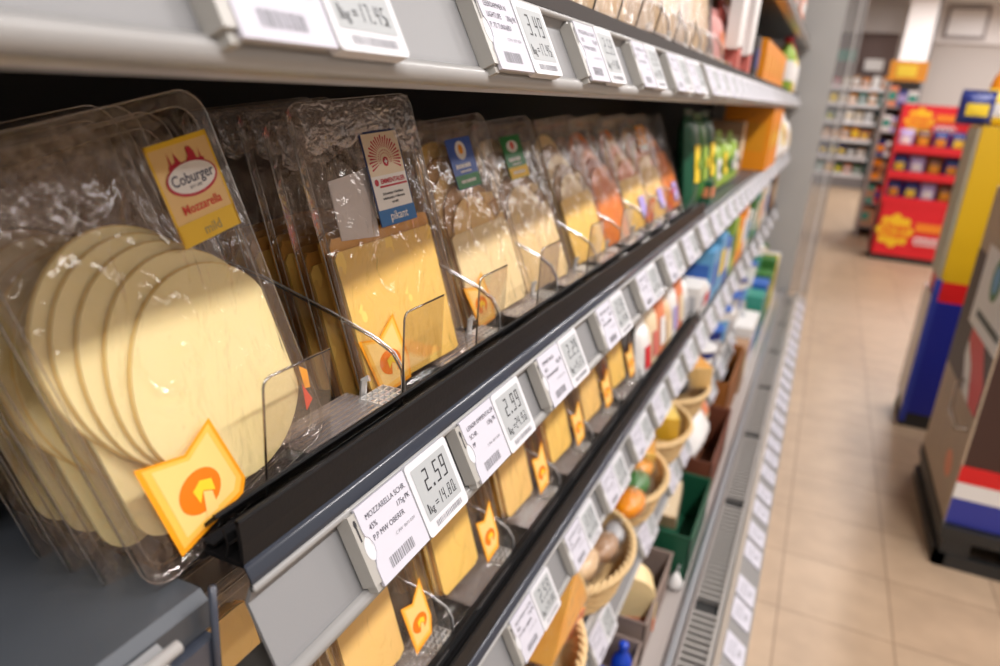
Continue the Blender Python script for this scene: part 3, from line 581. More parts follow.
# ------------------------------------------------------------------ second row under the main rail
ZB2 = ZB - .342; G2 = 'cheese packs on the shelf under the sliced cheese row'
def pack_low(M, label, f, e, seed, lg=True):
    w, h = .150, .245; t = thing('sliced_cheese_pack', label, 'cheese pack', M, G2); shell(t, w, h, .020, .014, seed, nx=30, ny=44, amp=.0009)
    for i in range(5):
        MB().prism(wav(rrect(.014 + .001 * i, .050 + .004 * (i % 2), .092 + .003 * (i % 3), .225, .008, 3), .0008, i), -.017 + i * .0032, -.017 + i * .0032 + .0026).build('cheese_slice', f if i == 4 else e, t)
    if lg: logo(t, [(.098, .100), (.116, .094), (.136, .112), (.140, .062), (.134, .044), (.104, .040)], (.120, .068), .011, .0046)
    return t
low = []
for k, (y, f, e) in enumerate(((.27, GOU, EMM2), (.43, GOU, GOU2), (.605, EMM, EMM2), (.79, GOU, EMM2), (.965, EMM, ORC), (1.14, GOU, GOU2), (1.32, EMM, ORC))):
    M2 = mp(-.292, y, -5, -15, 4, ZB2)
    p = pack_low(M2, '%s golden slices pack with orange emblem from the shelf joint, row under the main rail' % ORD[k], f, e, 9 + k); low.append(p)
    column(p, M2, 2, '%%s pack behind the %s golden pack under the main rail' % ORD[k], G2)
    copy_tree(dv, put(-.292, y + .172, ZB2), '%s clear divider from the shelf joint, on the shelf under the main rail' % ORD[k], 'clear dividers under the main rail')
CR = clear('crumpled_empty_film', (.93, .9, .9), .05, 1.6, 1.5, .07, (45, 1, .02), .05)

# ------------------------------------------------------------------ generic goods for the far ends
def bag(name, label, cat, x, y, z, w, h, d, m, print_m=None, group=None, rz=90, seed=0, tilt=-8, spot=None):
    """pillow bag with crimped top and bottom seams; w along the shelf"""
    M = put(x, y, z, rz) @ Matrix.Rotation(R(90 + tilt), 4, 'X'); t = thing(name, label, cat, M, group)
    nx, ny = 12, 14; b = MB()
    for sgn in (1, -1):
        def fn(u, v):
            e = max(0, min(1, (1 - abs(2 * u - 1) ** 3))) * max(0, (1 - abs(2 * v - 1) ** 4)); pinch = 1 - .05 * math.cos(math.pi * (2 * v - 1)) * 0
            return ((u - .5) * w * pinch, v * h, sgn * (d / 2 * e ** .6 + .0015 * math.sin(u * 23 + v * 17 + seed) * e))
        k = len(b.v); b.grid(nx, ny, fn)
        if sgn < 0: n0 = nx * ny; b.f[-n0:] = [q[::-1] for q in b.f[-n0:]]
    b.build('bag_body', m, t, True)
    s = MB(); s.box(-w * .48, w * .48, h - .002, h + .014, -.0012, .0012)
    for k in range(10): s.box(-w * .48 + w * .96 * k / 10, -w * .48 + w * .96 * (k + .5) / 10, h, h + .013, -.0022, .0022)
    s.build('top_seam', m, t)
    if print_m:
        MB().grid(6, 6, lambda u, v: ((u - .5) * w * .62, h * (.28 + .4 * v), d / 2 * (max(0, (1 - abs((u - .5) * .62 * 2) ** 3)) * (1 - abs(2 * (.28 + .4 * v) - 1) ** 4)) ** .6 + .003)).build('print_panel', print_m, t, True)
        if spot: MB().poly(ellipse(0, h * .48, w * .17, w * .13, 20), d / 2 + .006).build('print_mark', spot, t)
    return t
def carton(name, label, cat, x, y, z, dx, dy, dz, m, m2=None, group=None, rz=0, mark=None):
    t = thing(name, label, cat, put(x, y, z, rz), group)
    b = MB(); b.box(-dx / 2, dx / 2, -dy / 2, dy / 2, 0, dz); b.build('box_body', m, t)
    f = MB(); f.prism([(-dy / 2, dz), (dy / 2, dz), (dy / 2 - .004, dz + .003), (-dy / 2 + .004, dz + .003)], -dx / 2 + .002, dx / 2 - .002, 'x'); f.build('top_flap', m, t)
    if m2: MB().box(dx / 2, dx / 2 + .0008, -dy * .42, dy * .42, dz * .3, dz * .75).build('print_panel', m2, t); MB().box(-dx * .4, dx * .4, -dy / 2 - .0008, -dy / 2, dz * .3, dz * .75).build('side_print', m2, t)
    if mark:
        e = MB(); e.add([(dx / 2 + .0016, q[0], q[1]) for q in ellipse(0, dz * .5, dy * .22, dz * .14, 18)], [tuple(range(18))]); e.build('print_mark', mark, t)
    return t
def bottle(name, label, cat, x, y, z, r, h, m, cap, band=None, group=None, sy=1):
    t = thing(name, label, cat, (x, y, z), group)
    MB().lathe([(r * .85, 0), (r, h * .03), (r, h * .62), (r * .8, h * .74), (r * .38, h * .84), (r * .36, h * .9)], 18, sy=sy).build('bottle_body', m, t, True)
    MB().lathe([(r * .44, h * .88), (r * .46, h * .9), (r * .46, h * .985), (r * .4, h)], 16).build('cap', cap, t, True)
    if band: MB().lathe([(r * 1.01, h * .2), (r * 1.015, h * .21), (r * 1.015, h * .55), (r * 1.01, h * .56)], 18, sy=sy).build('paper_band', band, t, True)
    return t
def tub(name, label, cat, x, y, z, r, h, m, lid, group=None, band=None):
    t = thing(name, label, cat, (x, y, z), group)
    MB().lathe([(r * .78, 0), (r * .82, .002), (r * .98, h * .94), (r * .98, h * .95)], 20).build('tub_body', m, t, True)
    MB().lathe([(r * 1.02, h * .93), (r * 1.04, h * .94), (r * 1.04, h * .995), (r * .98, h), (r * .7, h * .99)], 20).build('lid', lid, t, True)
    if band: MB().lathe([(r * .88, h * .3), (r * .885, h * .31), (r * .95, h * .75), (r * .945, h * .76)], 20).build('paper_band', band, t, True)
    return t
C = {k: mat('goods_' + k, v, .4) for k, v in dict(lime=(.30, .46, .06), green=(.04, .17, .03), dkgreen=(.01, .09, .045), orange=(.82, .27, .003), amber=(.74, .29, .006), yellow=(.86, .62, .03), white=(.8, .78, .76), red=(.6, .02, .03), rose=(.62, .16, .13), pink=(.7, .35, .33),
     tan=(.66, .45, .25), cream=(.78, .63, .42), blue=(.03, .12, .45), navy=(.015, .03, .2), brown=(.17, .06, .025), kraft=(.38, .22, .12), grey=(.33, .3, .28), lilac=(.4, .33, .6), sky=(.12, .35, .6), teal=(.03, .27, .2), black=(.02, .02, .02), salmon=(.75, .25, .12), silver=(.5, .5, .52)).items()}
# main shelf beyond the riser
gg = 'green and lime bags past the cheese packs'
spec = [(1.82, 'dkgreen', 'yellow', .235, 'lime'), (1.95, 'green', 'lime', .225, 'yellow'), (2.08, 'dkgreen', 'yellow', .23, 'green'), (2.22, 'lime', 'white', .15, 'green'), (2.36, 'lime', 'yellow', .17, 'green'), (2.5, 'lime', 'green', .14, 'white'), (2.64, 'lime', 'white', .16, 'dkgreen')]
for k, (y, a, b, h, sp) in enumerate(spec):
    y += .12
    bag('snack_bag', '%s %s bag past the clear dividers on the main shelf' % (ORD[k], {'lime': 'lime-green', 'green': 'mid-green', 'dkgreen': 'dark green'}[a]), 'bag', -.31, y, ZB + .002, .12, h, .05, C[a], C[b], gg, seed=k, spot=C[sp])
carton('food_carton', 'orange-red topped low box among the green bags at the riser end', 'box', -.30, 2.11, ZB, .05, .07, .06, C['dkgreen'], C['salmon'])
for k in range(3): carton('orange_carton', '%s tall orange carton on the main shelf past the green bags' % ORD[k], 'box', -.34, 3.45 + .2 * k, ZB, .2, .17, .262, C['orange'], C['amber'], 'orange cartons past the green bags', mark=C['yellow'])
bag('white_pouch', 'white pouch with a yellow top beside the orange cartons', 'bag', -.25, 4.12, ZB + .002, .26, .27, .08, C['white'], C['yellow'], seed=4, spot=C['amber'])
bag('white_pouch', 'plain white pouch at the case end wall on the main shelf', 'bag', -.25, 4.6, ZB + .002, .26, .2, .08, C['white'], C['cream'], seed=6)
for k, y in enumerate((3.1, 4.3, 4.8)): carton('food_carton', 'brown box %s on the main shelf' % ('before the orange cartons', 'between the white pouches', 'beside the case end wall')[k], 'box', -.38, y, ZB, .12, .12, .2, C['kraft'], C['cream'])
# upper shelf goods
ZT = ZB + .342
tan_mats = [mat('bagged_cheese_a', (.50, .33, .18), .7, spec=.15, noise=(16, (.68, .52, .34), (2, 2, .4))), mat('bagged_cheese_b', (.44, .26, .10), .7, spec=.15, noise=(12, (.66, .48, .3), (2, 2, .4))), mat('bagged_cheese_c', (.52, .38, .25), .7, spec=.15, noise=(20, (.42, .3, .2), (2, 2, .3)))]
y = .62; k = 0
while y < 1.95:
    w_ = .105 + .02 * (k % 3); mth = tan_mats[k % 3]
    t = bag('bread_cheese_bag', '%s tan bag of cheese from the near end, hanging row over the upper rail' % ORD[k], 'bag', -.325, y, ZT + .004, w_, .25 + .02 * (k % 2), .045, mth, None, 'tan cheese bags on the upper shelf', seed=k)
    s = MB(); s.grid(5, 7, lambda u, v: ((u - .5) * w_ * .96, .004 + v * .24, .027 + .002 * math.sin(u * 9 + v * 14))); s.build('film_sleeve', BAGC, t, True)
    y += w_ * .96 + .004; k += 1
hk = None
for k, y in enumerate((.70, .83, .93, 1.02, 1.13, 1.27, 1.42)):
    lab = '%s small dark wire hook poking over the dark upper lip' % ORD[k]
    if hk is None:
        hk = thing('wire_hook', lab, 'hook', (-.285, y, ZT), 'wire hooks on the upper shelf lip')
        MB().tube([(-.03, 0, .002), (.018, 0, .012), (.026, 0, .052), (.022, .004, .062)], .0013, 6).build('hook_wire', C['black'], hk); MB().tube([(-.03, -.01, .002), (-.03, .01, .002)], .0015, 6).build('hook_foot', C['black'], hk)
    else: copy_tree(hk, put(-.285, y, ZT), lab)
tip = None
for k, y in enumerate((1.30, 1.46, 1.62, 1.78, 1.94, 2.10)):
    copy_tree(dv, put(-.29, y, ZT, 0) @ Matrix.Scale(1.2, 4), '%s clear divider among the tan bags on the upper shelf' % ORD[k], 'clear dividers on the upper shelf')
for k, y in enumerate((2.02, 2.13, 2.25, 2.38, 2.52)):
    bag('ham_pack', '%s pink-red pack past the tan bags on the upper shelf' % ORD[k], 'pack', -.31, y, ZT + .004, .105, .13 + .05 * (k % 2), .04, C['rose'] if k % 2 else C['pink'], C['salmon'] if k != 2 else C['white'], 'pink packs on the upper shelf', seed=k)
for k, y in enumerate((2.10, 2.36)):
    t = thing('white_slat_divider', '%s tall white upright board between the pink packs' % ('first', 'second')[k], 'shelf divider', (-.285, y, ZT))
    MB().prism(rrect(-.012, .06, .020, .36, .006, 3), -.05, .05, 'y', Matrix.Identity(4)).build('board', C['white'], t); MB().box(-.03, .02, -.004, .05, 0, .07).build('foot', C['rose'], t)
carton('food_carton', 'dark box between the white board and the orange cartons', 'box', -.33, 2.72, ZT, .1, .12, .14, C['black'], C['navy'])
for k in range(6): carton('orange_carton', '%s upright orange carton in the row over the upper rail' % ORD[k], 'box', -.34, 2.93 + .17 * k, ZT, .15, .16, .145, C['orange'], C['amber'], 'orange cartons on the upper shelf')
for k, (y, a, b) in enumerate(((4.15, 'lime', 'red'), (4.35, 'yellow', 'red'), (4.55, 'white', 'red'))): bottle('sauce_bottle', '%s bottle with red cap beside the upper orange cartons' % {'lime': 'lime-green', 'yellow': 'yellow', 'white': 'white'}[a], 'bottle', -.29, y, ZT, .05, .26 - .02 * k, C[a], C[b], C['white'])
bottle('water_bottle', 'pale blue bottle standing behind the upper orange cartons', 'bottle', -.48, 3.3, ZT, .045, .31, C['silver'], C['sky'])
carton('food_carton', 'brown carton standing behind the upper orange cartons', 'box', -.52, 3.0, ZT, .15, .25, .29, C['kraft'], C['brown'])
for k, y in enumerate((2.3, 2.9, 3.6, 4.3)): carton('food_carton', '%s salmon carton on the highest shelf' % ORD[k], 'box', -.32, y, ZT + .348, .12, .3, .12, C['salmon'], C['white'], 'salmon cartons on the highest shelf')
# second row, far part
cols = [('white', 'red'), ('cream', 'rose'), ('salmon', 'white'), ('tan', 'cream'), ('white', 'lilac'), ('salmon', 'cream'), ('white', 'silver')]
y = 1.53
for k in range(7):
    a, b = cols[k % 7]; bag('cheese_pouch', '%s pale pouch past the golden packs under the main rail' % ORD[k], 'bag', -.292, y, ZB2 + .002, .085, .13 + .02 * (k % 3), .04, C[a], C[b], 'pale pouches under the main rail', seed=k); y += .078
for k, (y, a, b, h) in enumerate(((2.14, 'white', 'silver', .1), (2.24, 'white', 'red', .07), (2.35, 'sky', 'blue', .17), (2.52, 'sky', 'yellow', .19), (2.68, 'blue', 'white', .15), (2.84, 'lime', 'green', .2), (3.0, 'orange', 'yellow', .19), (3.16, 'orange', 'white', .22), (3.34, 'white', 'sky', .17), (3.55, 'green', 'white', .2), (3.75, 'teal', 'cream', .22), (4.0, 'cream', 'salmon', .2), (4.3, 'white', 'blue', .2), (4.6, 'black', 'kraft', .22), (4.9, 'kraft', 'cream', .2))):
    carton('dairy_carton', '%s carton, %s, past the pale pouches under the main rail' % (ORD[k], a if a not in ('lime',) else 'lime green'), 'box', -.31, y, ZB2, .10, .13, h, C[a], C[b], 'cartons under the main rail')

# ------------------------------------------------------------------ baskets on the third shelf
ZB3 = ZB2 - .342
WICK = mat('wicker_tan', (.62, .40, .17), .6, noise=(60, (.74, .54, .28)))
def basket(M, label):
    t = thing('woven_basket', label, 'basket', M, 'woven baskets on the third shelf')
    b = MB(); rx, ry = .112, .160
    for k in range(8):
        z = .006 + k * .009; s_ = .86 + .14 * k / 7; pts = [(rx * s_ * math.cos(a), ry * s_ * math.sin(a), z + .0022 * math.sin(a * 22 + k * math.pi)) for a in [j * 2 * math.pi / 66 for j in range(67)]]
        b.tube([(p[0] * (1 + .012 * math.sin(j * math.pi + k * math.pi)), p[1], p[2]) for j, p in enumerate(pts)], .0048, 5, cap=False)
    b.build('basket_wall', WICK, t, True)
    r = MB()
    for ph in (0, 2.1, 4.2):
        r.tube([((rx * 1.03 + .0055 * math.cos(a * 17 + ph)) * math.cos(a), (ry * 1.03 + .0055 * math.cos(a * 17 + ph)) * math.sin(a), .08 + .0055 * math.sin(a * 17 + ph)) for a in [j * 2 * math.pi / 150 for j in range(151)]], .0042, 5, cap=False)
    r.build('braided_rim', mat('wicker_rim', (.74, .53, .27), .55), t, True)
    MB().prism(ellipse(0, 0, rx * .87, ry * .87, 28), .001, .006).build('basket_floor', WICK, t)
    return t
b0 = basket(put(-.322, .90, ZB3 + .001), 'woven basket holding the orange cheese wedge, first past the shelf joint')
for k, (y, l) in enumerate(((1.235, 'woven basket with brown and silver wrapped goods, past the wedge basket'), (1.57, 'woven basket of green and orange goods, middle of the row'), (1.90, 'woven basket with the yellow cheese wedge'), (2.23, 'last woven basket before the milk bottles'))):
    copy_tree(b0, put(-.322, y, ZB3 + .001), l)
def wedge(name, label, cat, M, L_, w_, h_, face, rind, group=None):
    t = thing(name, label, cat, M, group)
    arc = [(L_ * math.cos(a), L_ * math.sin(a)) for a in [R(-w_ / 2 + w_ * k / 6) for k in range(7)]]
    MB().prism([(0, 0)] + arc, 0, h_).build('cheese_body', face, t)
    b = MB(); b.prism(arc + [(x * 1.03, y * 1.03) for x, y in arc[::-1]][::1], -.0005, h_ + .0005); b.build('rind', rind, t)
    f = MB(); q = [(-.006, 0)] + [(x * 1.06, y * 1.06) for x, y in arc]; f.prism(q, -.003, h_ + .004); f.build('clear_wrap', BAGC, t, False)
    return t
OCH = mat('orange_cheddar', (.80, .34, .04), .4, noise=(20, (.86, .46, .09))); OCHL = mat('wedge_pale_rind', (.86, .58, .22), .4); YCH = mat('yellow_wedge', (.86, .56, .08), .4, noise=(15, (.9, .70, .2)))
wedge('cheese_wedge', 'large orange cheese wedge standing on its tip in the first basket', 'cheese', Matrix.Translation((-.285, .88, ZB3 + .095)) @ Matrix.Rotation(R(90), 4, 'Z') @ Matrix.Rotation(R(-28), 4, 'Y') @ Matrix.Rotation(R(80), 4, 'X'), .15, 34, .045, OCH, OCHL)
wedge('cheese_wedge', 'orange cheese wedge lying low in the first basket', 'cheese', put(-.27, .90, ZB3 + .07, 100, 8, 5), .13, 46, .05, ORC, OCH)
wedge('cheese_wedge', 'yellow cheese wedge on the fourth basket', 'cheese', put(-.30, 1.99, ZB3 + .095, -90, 0, 8), .17, 50, .07, YCH, YEL)
wedge('cheese_wedge', 'amber cheese wedge between the third and fourth baskets', 'cheese', put(-.28, 1.76, ZB3 + .085, -100, 0, 6), .13, 50, .05, OCH, YCH)
wedge('cheese_wedge', 'pale orange wedge in the last basket', 'cheese', put(-.29, 2.36, ZB3 + .1, -80, 0, 8), .13, 60, .07, OCH, OCHL)
for k, (x, y, z, r, c, l) in enumerate(((-.29, 1.17, .10, .042, 'tan', 'tan wrapped round cheese in the second basket'), (-.27, 1.27, .085, .036, 'kraft', 'brown wrapped round cheese in the second basket'), (-.26, 1.44, .10, .04, 'orange', 'orange wrapped round cheese in the middle basket'), (-.27, 1.53, .10, .04, 'green', 'green wrapped round cheese in the middle basket'), (-.28, 1.61, .10, .04, 'amber', 'amber wrapped round cheese in the middle basket'), (-.30, 2.16, .12, .05, 'black', 'dark wrapped round cheese in the last basket'), (-.26, 1.35, .08, .03, 'silver', 'silver foil ball in the second basket'))):
    t = thing('wrapped_cheese', l, 'cheese', (x, y, ZB3 + z - .03), 'wrapped cheeses in the baskets')
    MB().lathe([(r * .8, 0), (r * 1.05, r * .12), (r * 1.1, r * .5), (r * 1.0, r * .72), (r * .5, r * .85), (r * .12, r * .9)], 16, sx=.8, sy=1.25).build('wrapped_body', C[c], t, True)
    MB().lathe([(r * 1.15, r * .1), (r * 1.2, r * .5), (r * .9, r * .95), (r * .2, r * 1.0), (r * .4, r * 1.4), (r * .1, r * 1.3)], 10).build('twisted_top', BAGC, t, True)
for k, (y, a, l, b_) in enumerate(((2.5, 'navy', 'white', 'white'), (2.66, 'navy', 'blue', 'silver'), (2.85, 'white', 'blue', 'sky'), (3.02, 'white', 'white', 'silver'), (3.2, 'silver', 'blue', 'white'), (3.4, 'white', 'navy', 'blue'), (3.65, 'white', 'silver', 'sky'), (3.95, 'white', 'blue', 'white'), (4.3, 'white', 'white', 'teal'), (4.7, 'cream', 'green', 'white'))):
    tub('dairy_tub', '%s dairy tub past the baskets, %s with %s lid' % (ORD[k], a, l), 'tub', -.29, y, ZB3, .062, .14 + .03 * (k % 3), C[a], C[l], 'dairy tubs past the baskets', C[b_])

# ------------------------------------------------------------------ boxes on the bottom deck
ZD = .158
def crate(label, y0, y1, x0, x1, h, m, inner, th=.004, z=ZD):
    t = thing('open_crate', label, 'box', (x0, y0, z)); dx, dy = x1 - x0, y1 - y0
    MB().box(0, dx, 0, dy, 0, th).build('crate_floor', inner, t)
    for a in ((0, dx, 0, th), (0, dx, dy - th, dy), (0, th, 0, dy), (dx - th, dx, 0, dy)): MB().box(*a, th, h).build('side_panel', m, t)
    r = MB(); q = [(0, 0), (dx, 0), (dx, dy), (0, dy), (0, 0)]
    r.tube([(a, b, h) for a, b in q], .003, 6); r.build('folded_rim', m, t)
    return t
TAUPE = mat('cardboard_taupe', (.27, .20, .17), .7, noise=(30, (.3, .23, .2)))
crate('taupe cardboard tray holding the cheese round on the bottom deck', 1.33, 1.62, -.50, -.165, .115, TAUPE, TAUPE)
crate('dark green open crate standing on the bottom deck', 1.66, 2.0, -.50, -.13, .145, C['dkgreen'], C['dkgreen'])
crate('reddish-brown open box past the green crate', 2.05, 2.5, -.50, -.14, .17, mat('cardboard_red_brown', (.16, .045, .02), .6), C['brown'])
crate('amber-brown tall box further along the bottom deck', 2.62, 3.1, -.50, -.17, .22, mat('cardboard_amber', (.30, .10, .015), .6), C['brown'])
crate('small taupe tray with blue goods, first on the bottom deck', 1.02, 1.30, -.50, -.165, .09, TAUPE, TAUPE)
t = thing('cheese_round', 'half round of pale yellow cheese with pink wrapper in the taupe tray', 'cheese', put(-.232, 1.44, ZD + .07, 20, 0, 0))
MB().prism([(.062 * math.cos(R(a)), .062 * math.sin(R(a)) + .03) for a in range(0, 181, 12)] + [(-.062, -.04), (.062, -.04)], -.035, .035, 'y').build('cheese_body', PAL, t)
MB().box(-.064, .064, -.036, .036, -.045, -.012).build('wrapper', C['salmon'], t)
MB().box(-.02, .03, -.037, -.036, -.036, -.02).build('wrapper_mark', C['lilac'], t)
for k, (x, y) in enumerate(((-.21, 1.14), (-.25, 1.20), (-.19, 1.23))): bottle('blue_bottle', '%s blue bottle in the small taupe tray' % ORD[k], 'bottle', x, y, ZD + .005, .022, .13, mat('blue_cap', (.01, .06, .5), .3), mat('blue_cap', (), .3), None, 'blue bottles in the taupe tray')
wedge('cheese_wedge', 'pale tan cheese wedge lying in the green crate', 'cheese', put(-.2, 1.93, ZD + .12, -110, 0, 14), .15, 50, .04, C['cream'], C['tan'])
bag('white_paper_bag', 'crumpled white bag bulging over the reddish-brown box', 'bag', -.20, 2.22, ZD + .15, .24, .10, .08, C['white'], None, seed=3, tilt=-40)
bag('cheese_pouch', 'cream pouch on top of the reddish-brown box', 'bag', -.22, 2.4, ZD + .14, .12, .12, .06, C['cream'], C['salmon'], seed=2, tilt=-30)
for k, (y, a, b, h) in enumerate(((3.2, 'kraft', 'cream', .2), (3.4, 'white', 'lilac', .24), (3.62, 'white', 'blue', .22), (3.85, 'teal', 'green', .28), (4.05, 'blue', 'teal', .3), (4.3, 'green', 'yellow', .3), (4.55, 'green', 'lime', .34), (4.8, 'yellow', 'orange', .3), (5.0, 'white', 'green', .28))):
    carton('dairy_carton', '%s carton past the amber-brown box on the bottom deck, %s' % (ORD[k], a), 'box', -.23, y, ZD, .14, .17, h, C[a], C[b], 'cartons on the bottom deck')
wt = thing('egg_net', 'white netting bag slumped beside the green crate', 'bag', (-.15, 1.645, ZD)); MB().lathe([(.012, 0), (.02, .008), (.021, .02), (.012, .034), (.004, .05)], 12).build('net_body', C['white'], wt, True); MB().tube([(0, 0, .048), (.003, 0, .07)], .003, 6).build('net_knot', C['silver'], wt)

# ------------------------------------------------------------------ aisle displays
# tall yellow and blue display
CY = mat('display_yellow', (.66, .40, .003), .45); CB = mat('display_blue', (.012, .02, .27), .4); CRD = mat('display_red', (.68, .01, .012), .4); CG = clear('display_clear_side', (.7, .68, .72), .1, 1.5, 1, .05, None, .25)
t = thing('yellow_blue_display', 'tall yellow cardboard display with red band and blue foot in the aisle', 'display stand', (.535, 3.56, 0))
MB().box(.012, .50, .006, .28, .07, .60).build('blue_base', CB, t); MB().box(.012, .50, .006, .28, .60, .69).build('red_band', CRD, t); MB().box(.012, .50, .006, .28, .69, 1.34).build('yellow_panel', CY, t)
MB().box(-.006, .012, -.01, .29, .09, .62).build('clear_side', CG, t); MB().box(.0, .012, .02, .27, .70, 1.33).build('printed_side', mat('display_side_print', (.62, .50, .34), .5, noise=(9, (.35, .42, .35))), t)
MB().box(-.01, .016, -.014, .0, .03, .70).build('corner_post', mat('blue_post', (.03, .05, .35), .4), t)
MB().box(.0, .48, .01, .28, .0, .07).build('pallet_foot', C['black'], t)
tops = [(-.03, 'navy', 'yellow', .12), (.06, 'yellow', 'white', .13), (.17, 'navy', 'orange', .17), (.29, 'white', 'kraft', .2)]
for k, (dx_, a, b, h) in enumerate(tops): bag('candy_bag', '%s sweets bag standing on the yellow display' % {0: 'low navy', 1: 'yellow', 2: 'tall navy', 3: 'white'}[k], 'bag', .545 + dx_, 3.62 + .02 * k, 1.341, .13, h, .07, C[a], C[b], None, rz=0, seed=k, tilt=0, spot=C[b])
bottle('sauce_bottle', 'amber bottle with white cap on the yellow display', 'bottle', .60, 3.77, 1.341, .035, .26, C['orange'], C['white'], C['white'])
bottle('sauce_bottle', 'pale bottle with grey cap on the yellow display', 'bottle', .68, 3.77, 1.341, .035, .32, C['white'], C['silver'], C['salmon'])
# near brown display with red, white and blue stripes
BRN = mat('display_brown', (.055, .022, .016), .45); TANS = mat('display_side_tan', (.42, .33, .24), .6, noise=(8, (.5, .38, .26)))
t = thing('striped_brown_display', 'brown display box with red, white and blue bands on a black pallet', 'display stand', (.565, 2.43, 0))
MB().box(.0, .5, .0, .62, .145, 1.15).build('display_body', BRN, t); MB().box(-.006, .0, -.002, .62, .14, 1.15).build('printed_side', TANS, t)
MB().box(-.004, .5, -.003, .0, .145, .235).build('blue_band', mat('band_blue', (.03, .04, .3), .4), t); MB().box(-.004, .5, -.004, .0, .235, .29).build('white_band', C['white'], t); MB().box(-.004, .5, -.005, .0, .29, .345).build('red_band', CRD, t)
p = MB(); p.add([(.17, -.006, .145), (.30, -.006, .145), (.36, -.006, .235), (.22, -.006, .235)], [(0, 1, 2, 3)]); p.build('white_slash', C['white'], t)
MB().box(-.0075, -.006, -.002, .62, .50, .93).build('side_brown_panel', BRN, t)
fx = -.0082
p = MB(); p.add([(fx, y - 2.43, z) for y, z in ((2.44, .50), (2.44, .60), (2.60, .72), (2.79, .735), (2.79, .655), (2.66, .60), (2.56, .50))], [tuple(range(7))]); p.build('red_arrow', CRD, t)
fx = -.0088
p = MB(); p.add([(fx, y - 2.43, z) for y, z in ((2.56, .50), (2.66, .60), (2.79, .655), (2.79, .60), (2.74, .56), (2.68, .50))], [tuple(range(6))]); p.build('white_arrow', C['white'], t)
p = MB(); p.poly(ellipse(0, 0, .045, .06, 20), 0, Matrix.Translation((-.0066, .155, .28)) @ Matrix.Rotation(R(-90), 4, 'Y')); p.build('amber_mark', C['salmon'], t)
p = MB(); p.tube([(-.007, .26, .54), (-.03, .25, .53), (-.04, .18, .46), (-.035, .06, .44), (-.007, .04, .45)], .007, 8); p.build('metal_handle', mat('handle_steel', (.5, .45, .4), .25, metal=.9), t, True)
pl = MB(); pl.box(-.012, .5, -.03, .62, .10, .14)
for q in (.0, .2, .42): pl.box(q, q + .08, -.025, .62, .02, .10)
pl.box(-.012, .5, -.03, .0, .0, .045); pl.box(-.012, .02, -.03, .62, .0, .045); pl.build('pallet', C['black'], t)
MB().box(-.009, -.006, .0, .45, .70, .97).build('white_print_panel', C['white'], t)
for yy, zz, ra, mm, nn in ((.22, .89, .07, 'green', 'green_print'), (.22, .89, .045, 'sky', 'blue_print')): MB().poly(ellipse(0, 0, ra, ra, 20), 0, Matrix.Translation((-.0096 - (.0006 if ra < .05 else 0), yy, zz)) @ Matrix.Rotation(R(-90), 4, 'Y')).build(nn, C[mm], t)
MB().box(-.0097, -.009, .0, .36, .74, .765).build('dark_stripe', C['black'], t)
for k, (dx_, a, b, h, nm) in enumerate(((.05, 'white', 'green', .20, 'white'), (.17, 'white', 'sky', .24, 'tall white'), (.30, 'red', 'white', .2, 'red'))):
    carton('snack_carton', '%s carton with %s print on the brown display' % (nm, b if b != 'sky' else 'blue'), 'box', .60 + dx_, 2.53, 1.151, .11, .10, h, C[a], C[b], None, rz=-90 + 0, mark=C[b])
# red lollipop display
t = thing('red_candy_display', 'red sweets display with yellow flower emblems at the aisle end', 'display stand', (.545, 7.9, 0))
REDM = mat('candy_red', (.74, .008, .018), .4)
MB().box(0, .62, .30, .45, .06, 1.46).build('back_panel', REDM, t); MB().box(0, .02, .0, .45, .06, 1.46).build('side_panel', REDM, t); MB().box(.60, .62, .0, .45, .06, 1.46).build('side_panel', REDM, t)
MB().box(0, .62, .0, .02, .06, .55).build('front_panel', REDM, t)
MB().box(.02, .60, .16, .2, 1.17, 1.46).build('header_panel', REDM, t)
for z in (.56, .80, 1.04): s = MB(); s.box(.02, .60, .0, .3, z, z + .012); s.box(.0, .62, -.006, .006, z - .01, z + .06); s.build('tray_shelf', REDM, t)
for q in (.04, .30, .53): MB().box(q, q + .05, .03, .4, .0, .06).build('foot', C['black'], t)
MB().box(.01, .61, .04, .44, .0, .055).build('plinth', C['black'], t)
YF = mat('flower_yellow', (.93, .55, .01), .45)
for (fx, fz, fr, yy, nm) in ((.17, 1.31, .115, .155, 'upper'), (.17, .30, .15, -.004, 'lower')):
    e = MB(); e.add([(fx + fr * (1 + .10 * math.cos(8 * a)) * math.cos(a), yy, fz + fr * (1 + .10 * math.cos(8 * a)) * math.sin(a)) for a in [k * math.pi / 36 for k in range(72)]], [tuple(range(72))]); e.build('flower_emblem', YF, t)
    Mx = Matrix.Translation((fx, yy - .003, fz)) @ Matrix.Rotation(R(90), 4, 'X')
    p = MB(); text(p, 'Chupa', 0, .008, fr * .62, 0, 'CENTER', 1, .03, Mx); text(p, 'Chups', 0, -fr * .42, fr * .62, 0, 'CENTER', 1, .03, Mx); p.build('emblem_text', mat('logo_red', (.85, .1, .01), .4), t)
    p = MB(); Mx = Matrix.Translation((fx + fr * 1.25, yy - .003, fz - fr * .72)) @ Matrix.Rotation(R(90), 4, 'X'); [p.tube([(fr * (.35 * k + .17 + .17 * math.cos(a)), fr * (.22 + .2 * math.sin(a)), 0) for a in [j * math.pi / 8 for j in range(15)]], fr * .06, 5, Mx) for k in range(4)]; p.build('script_text', C['white'], t)
    p = MB(); p.box(fx + fr * 1.15, .59, yy - .002, yy, fz + fr * .10, fz + fr * .62); p.build('amber_strip', mat('amber_strip', (.9, .25, .01), .4), t)
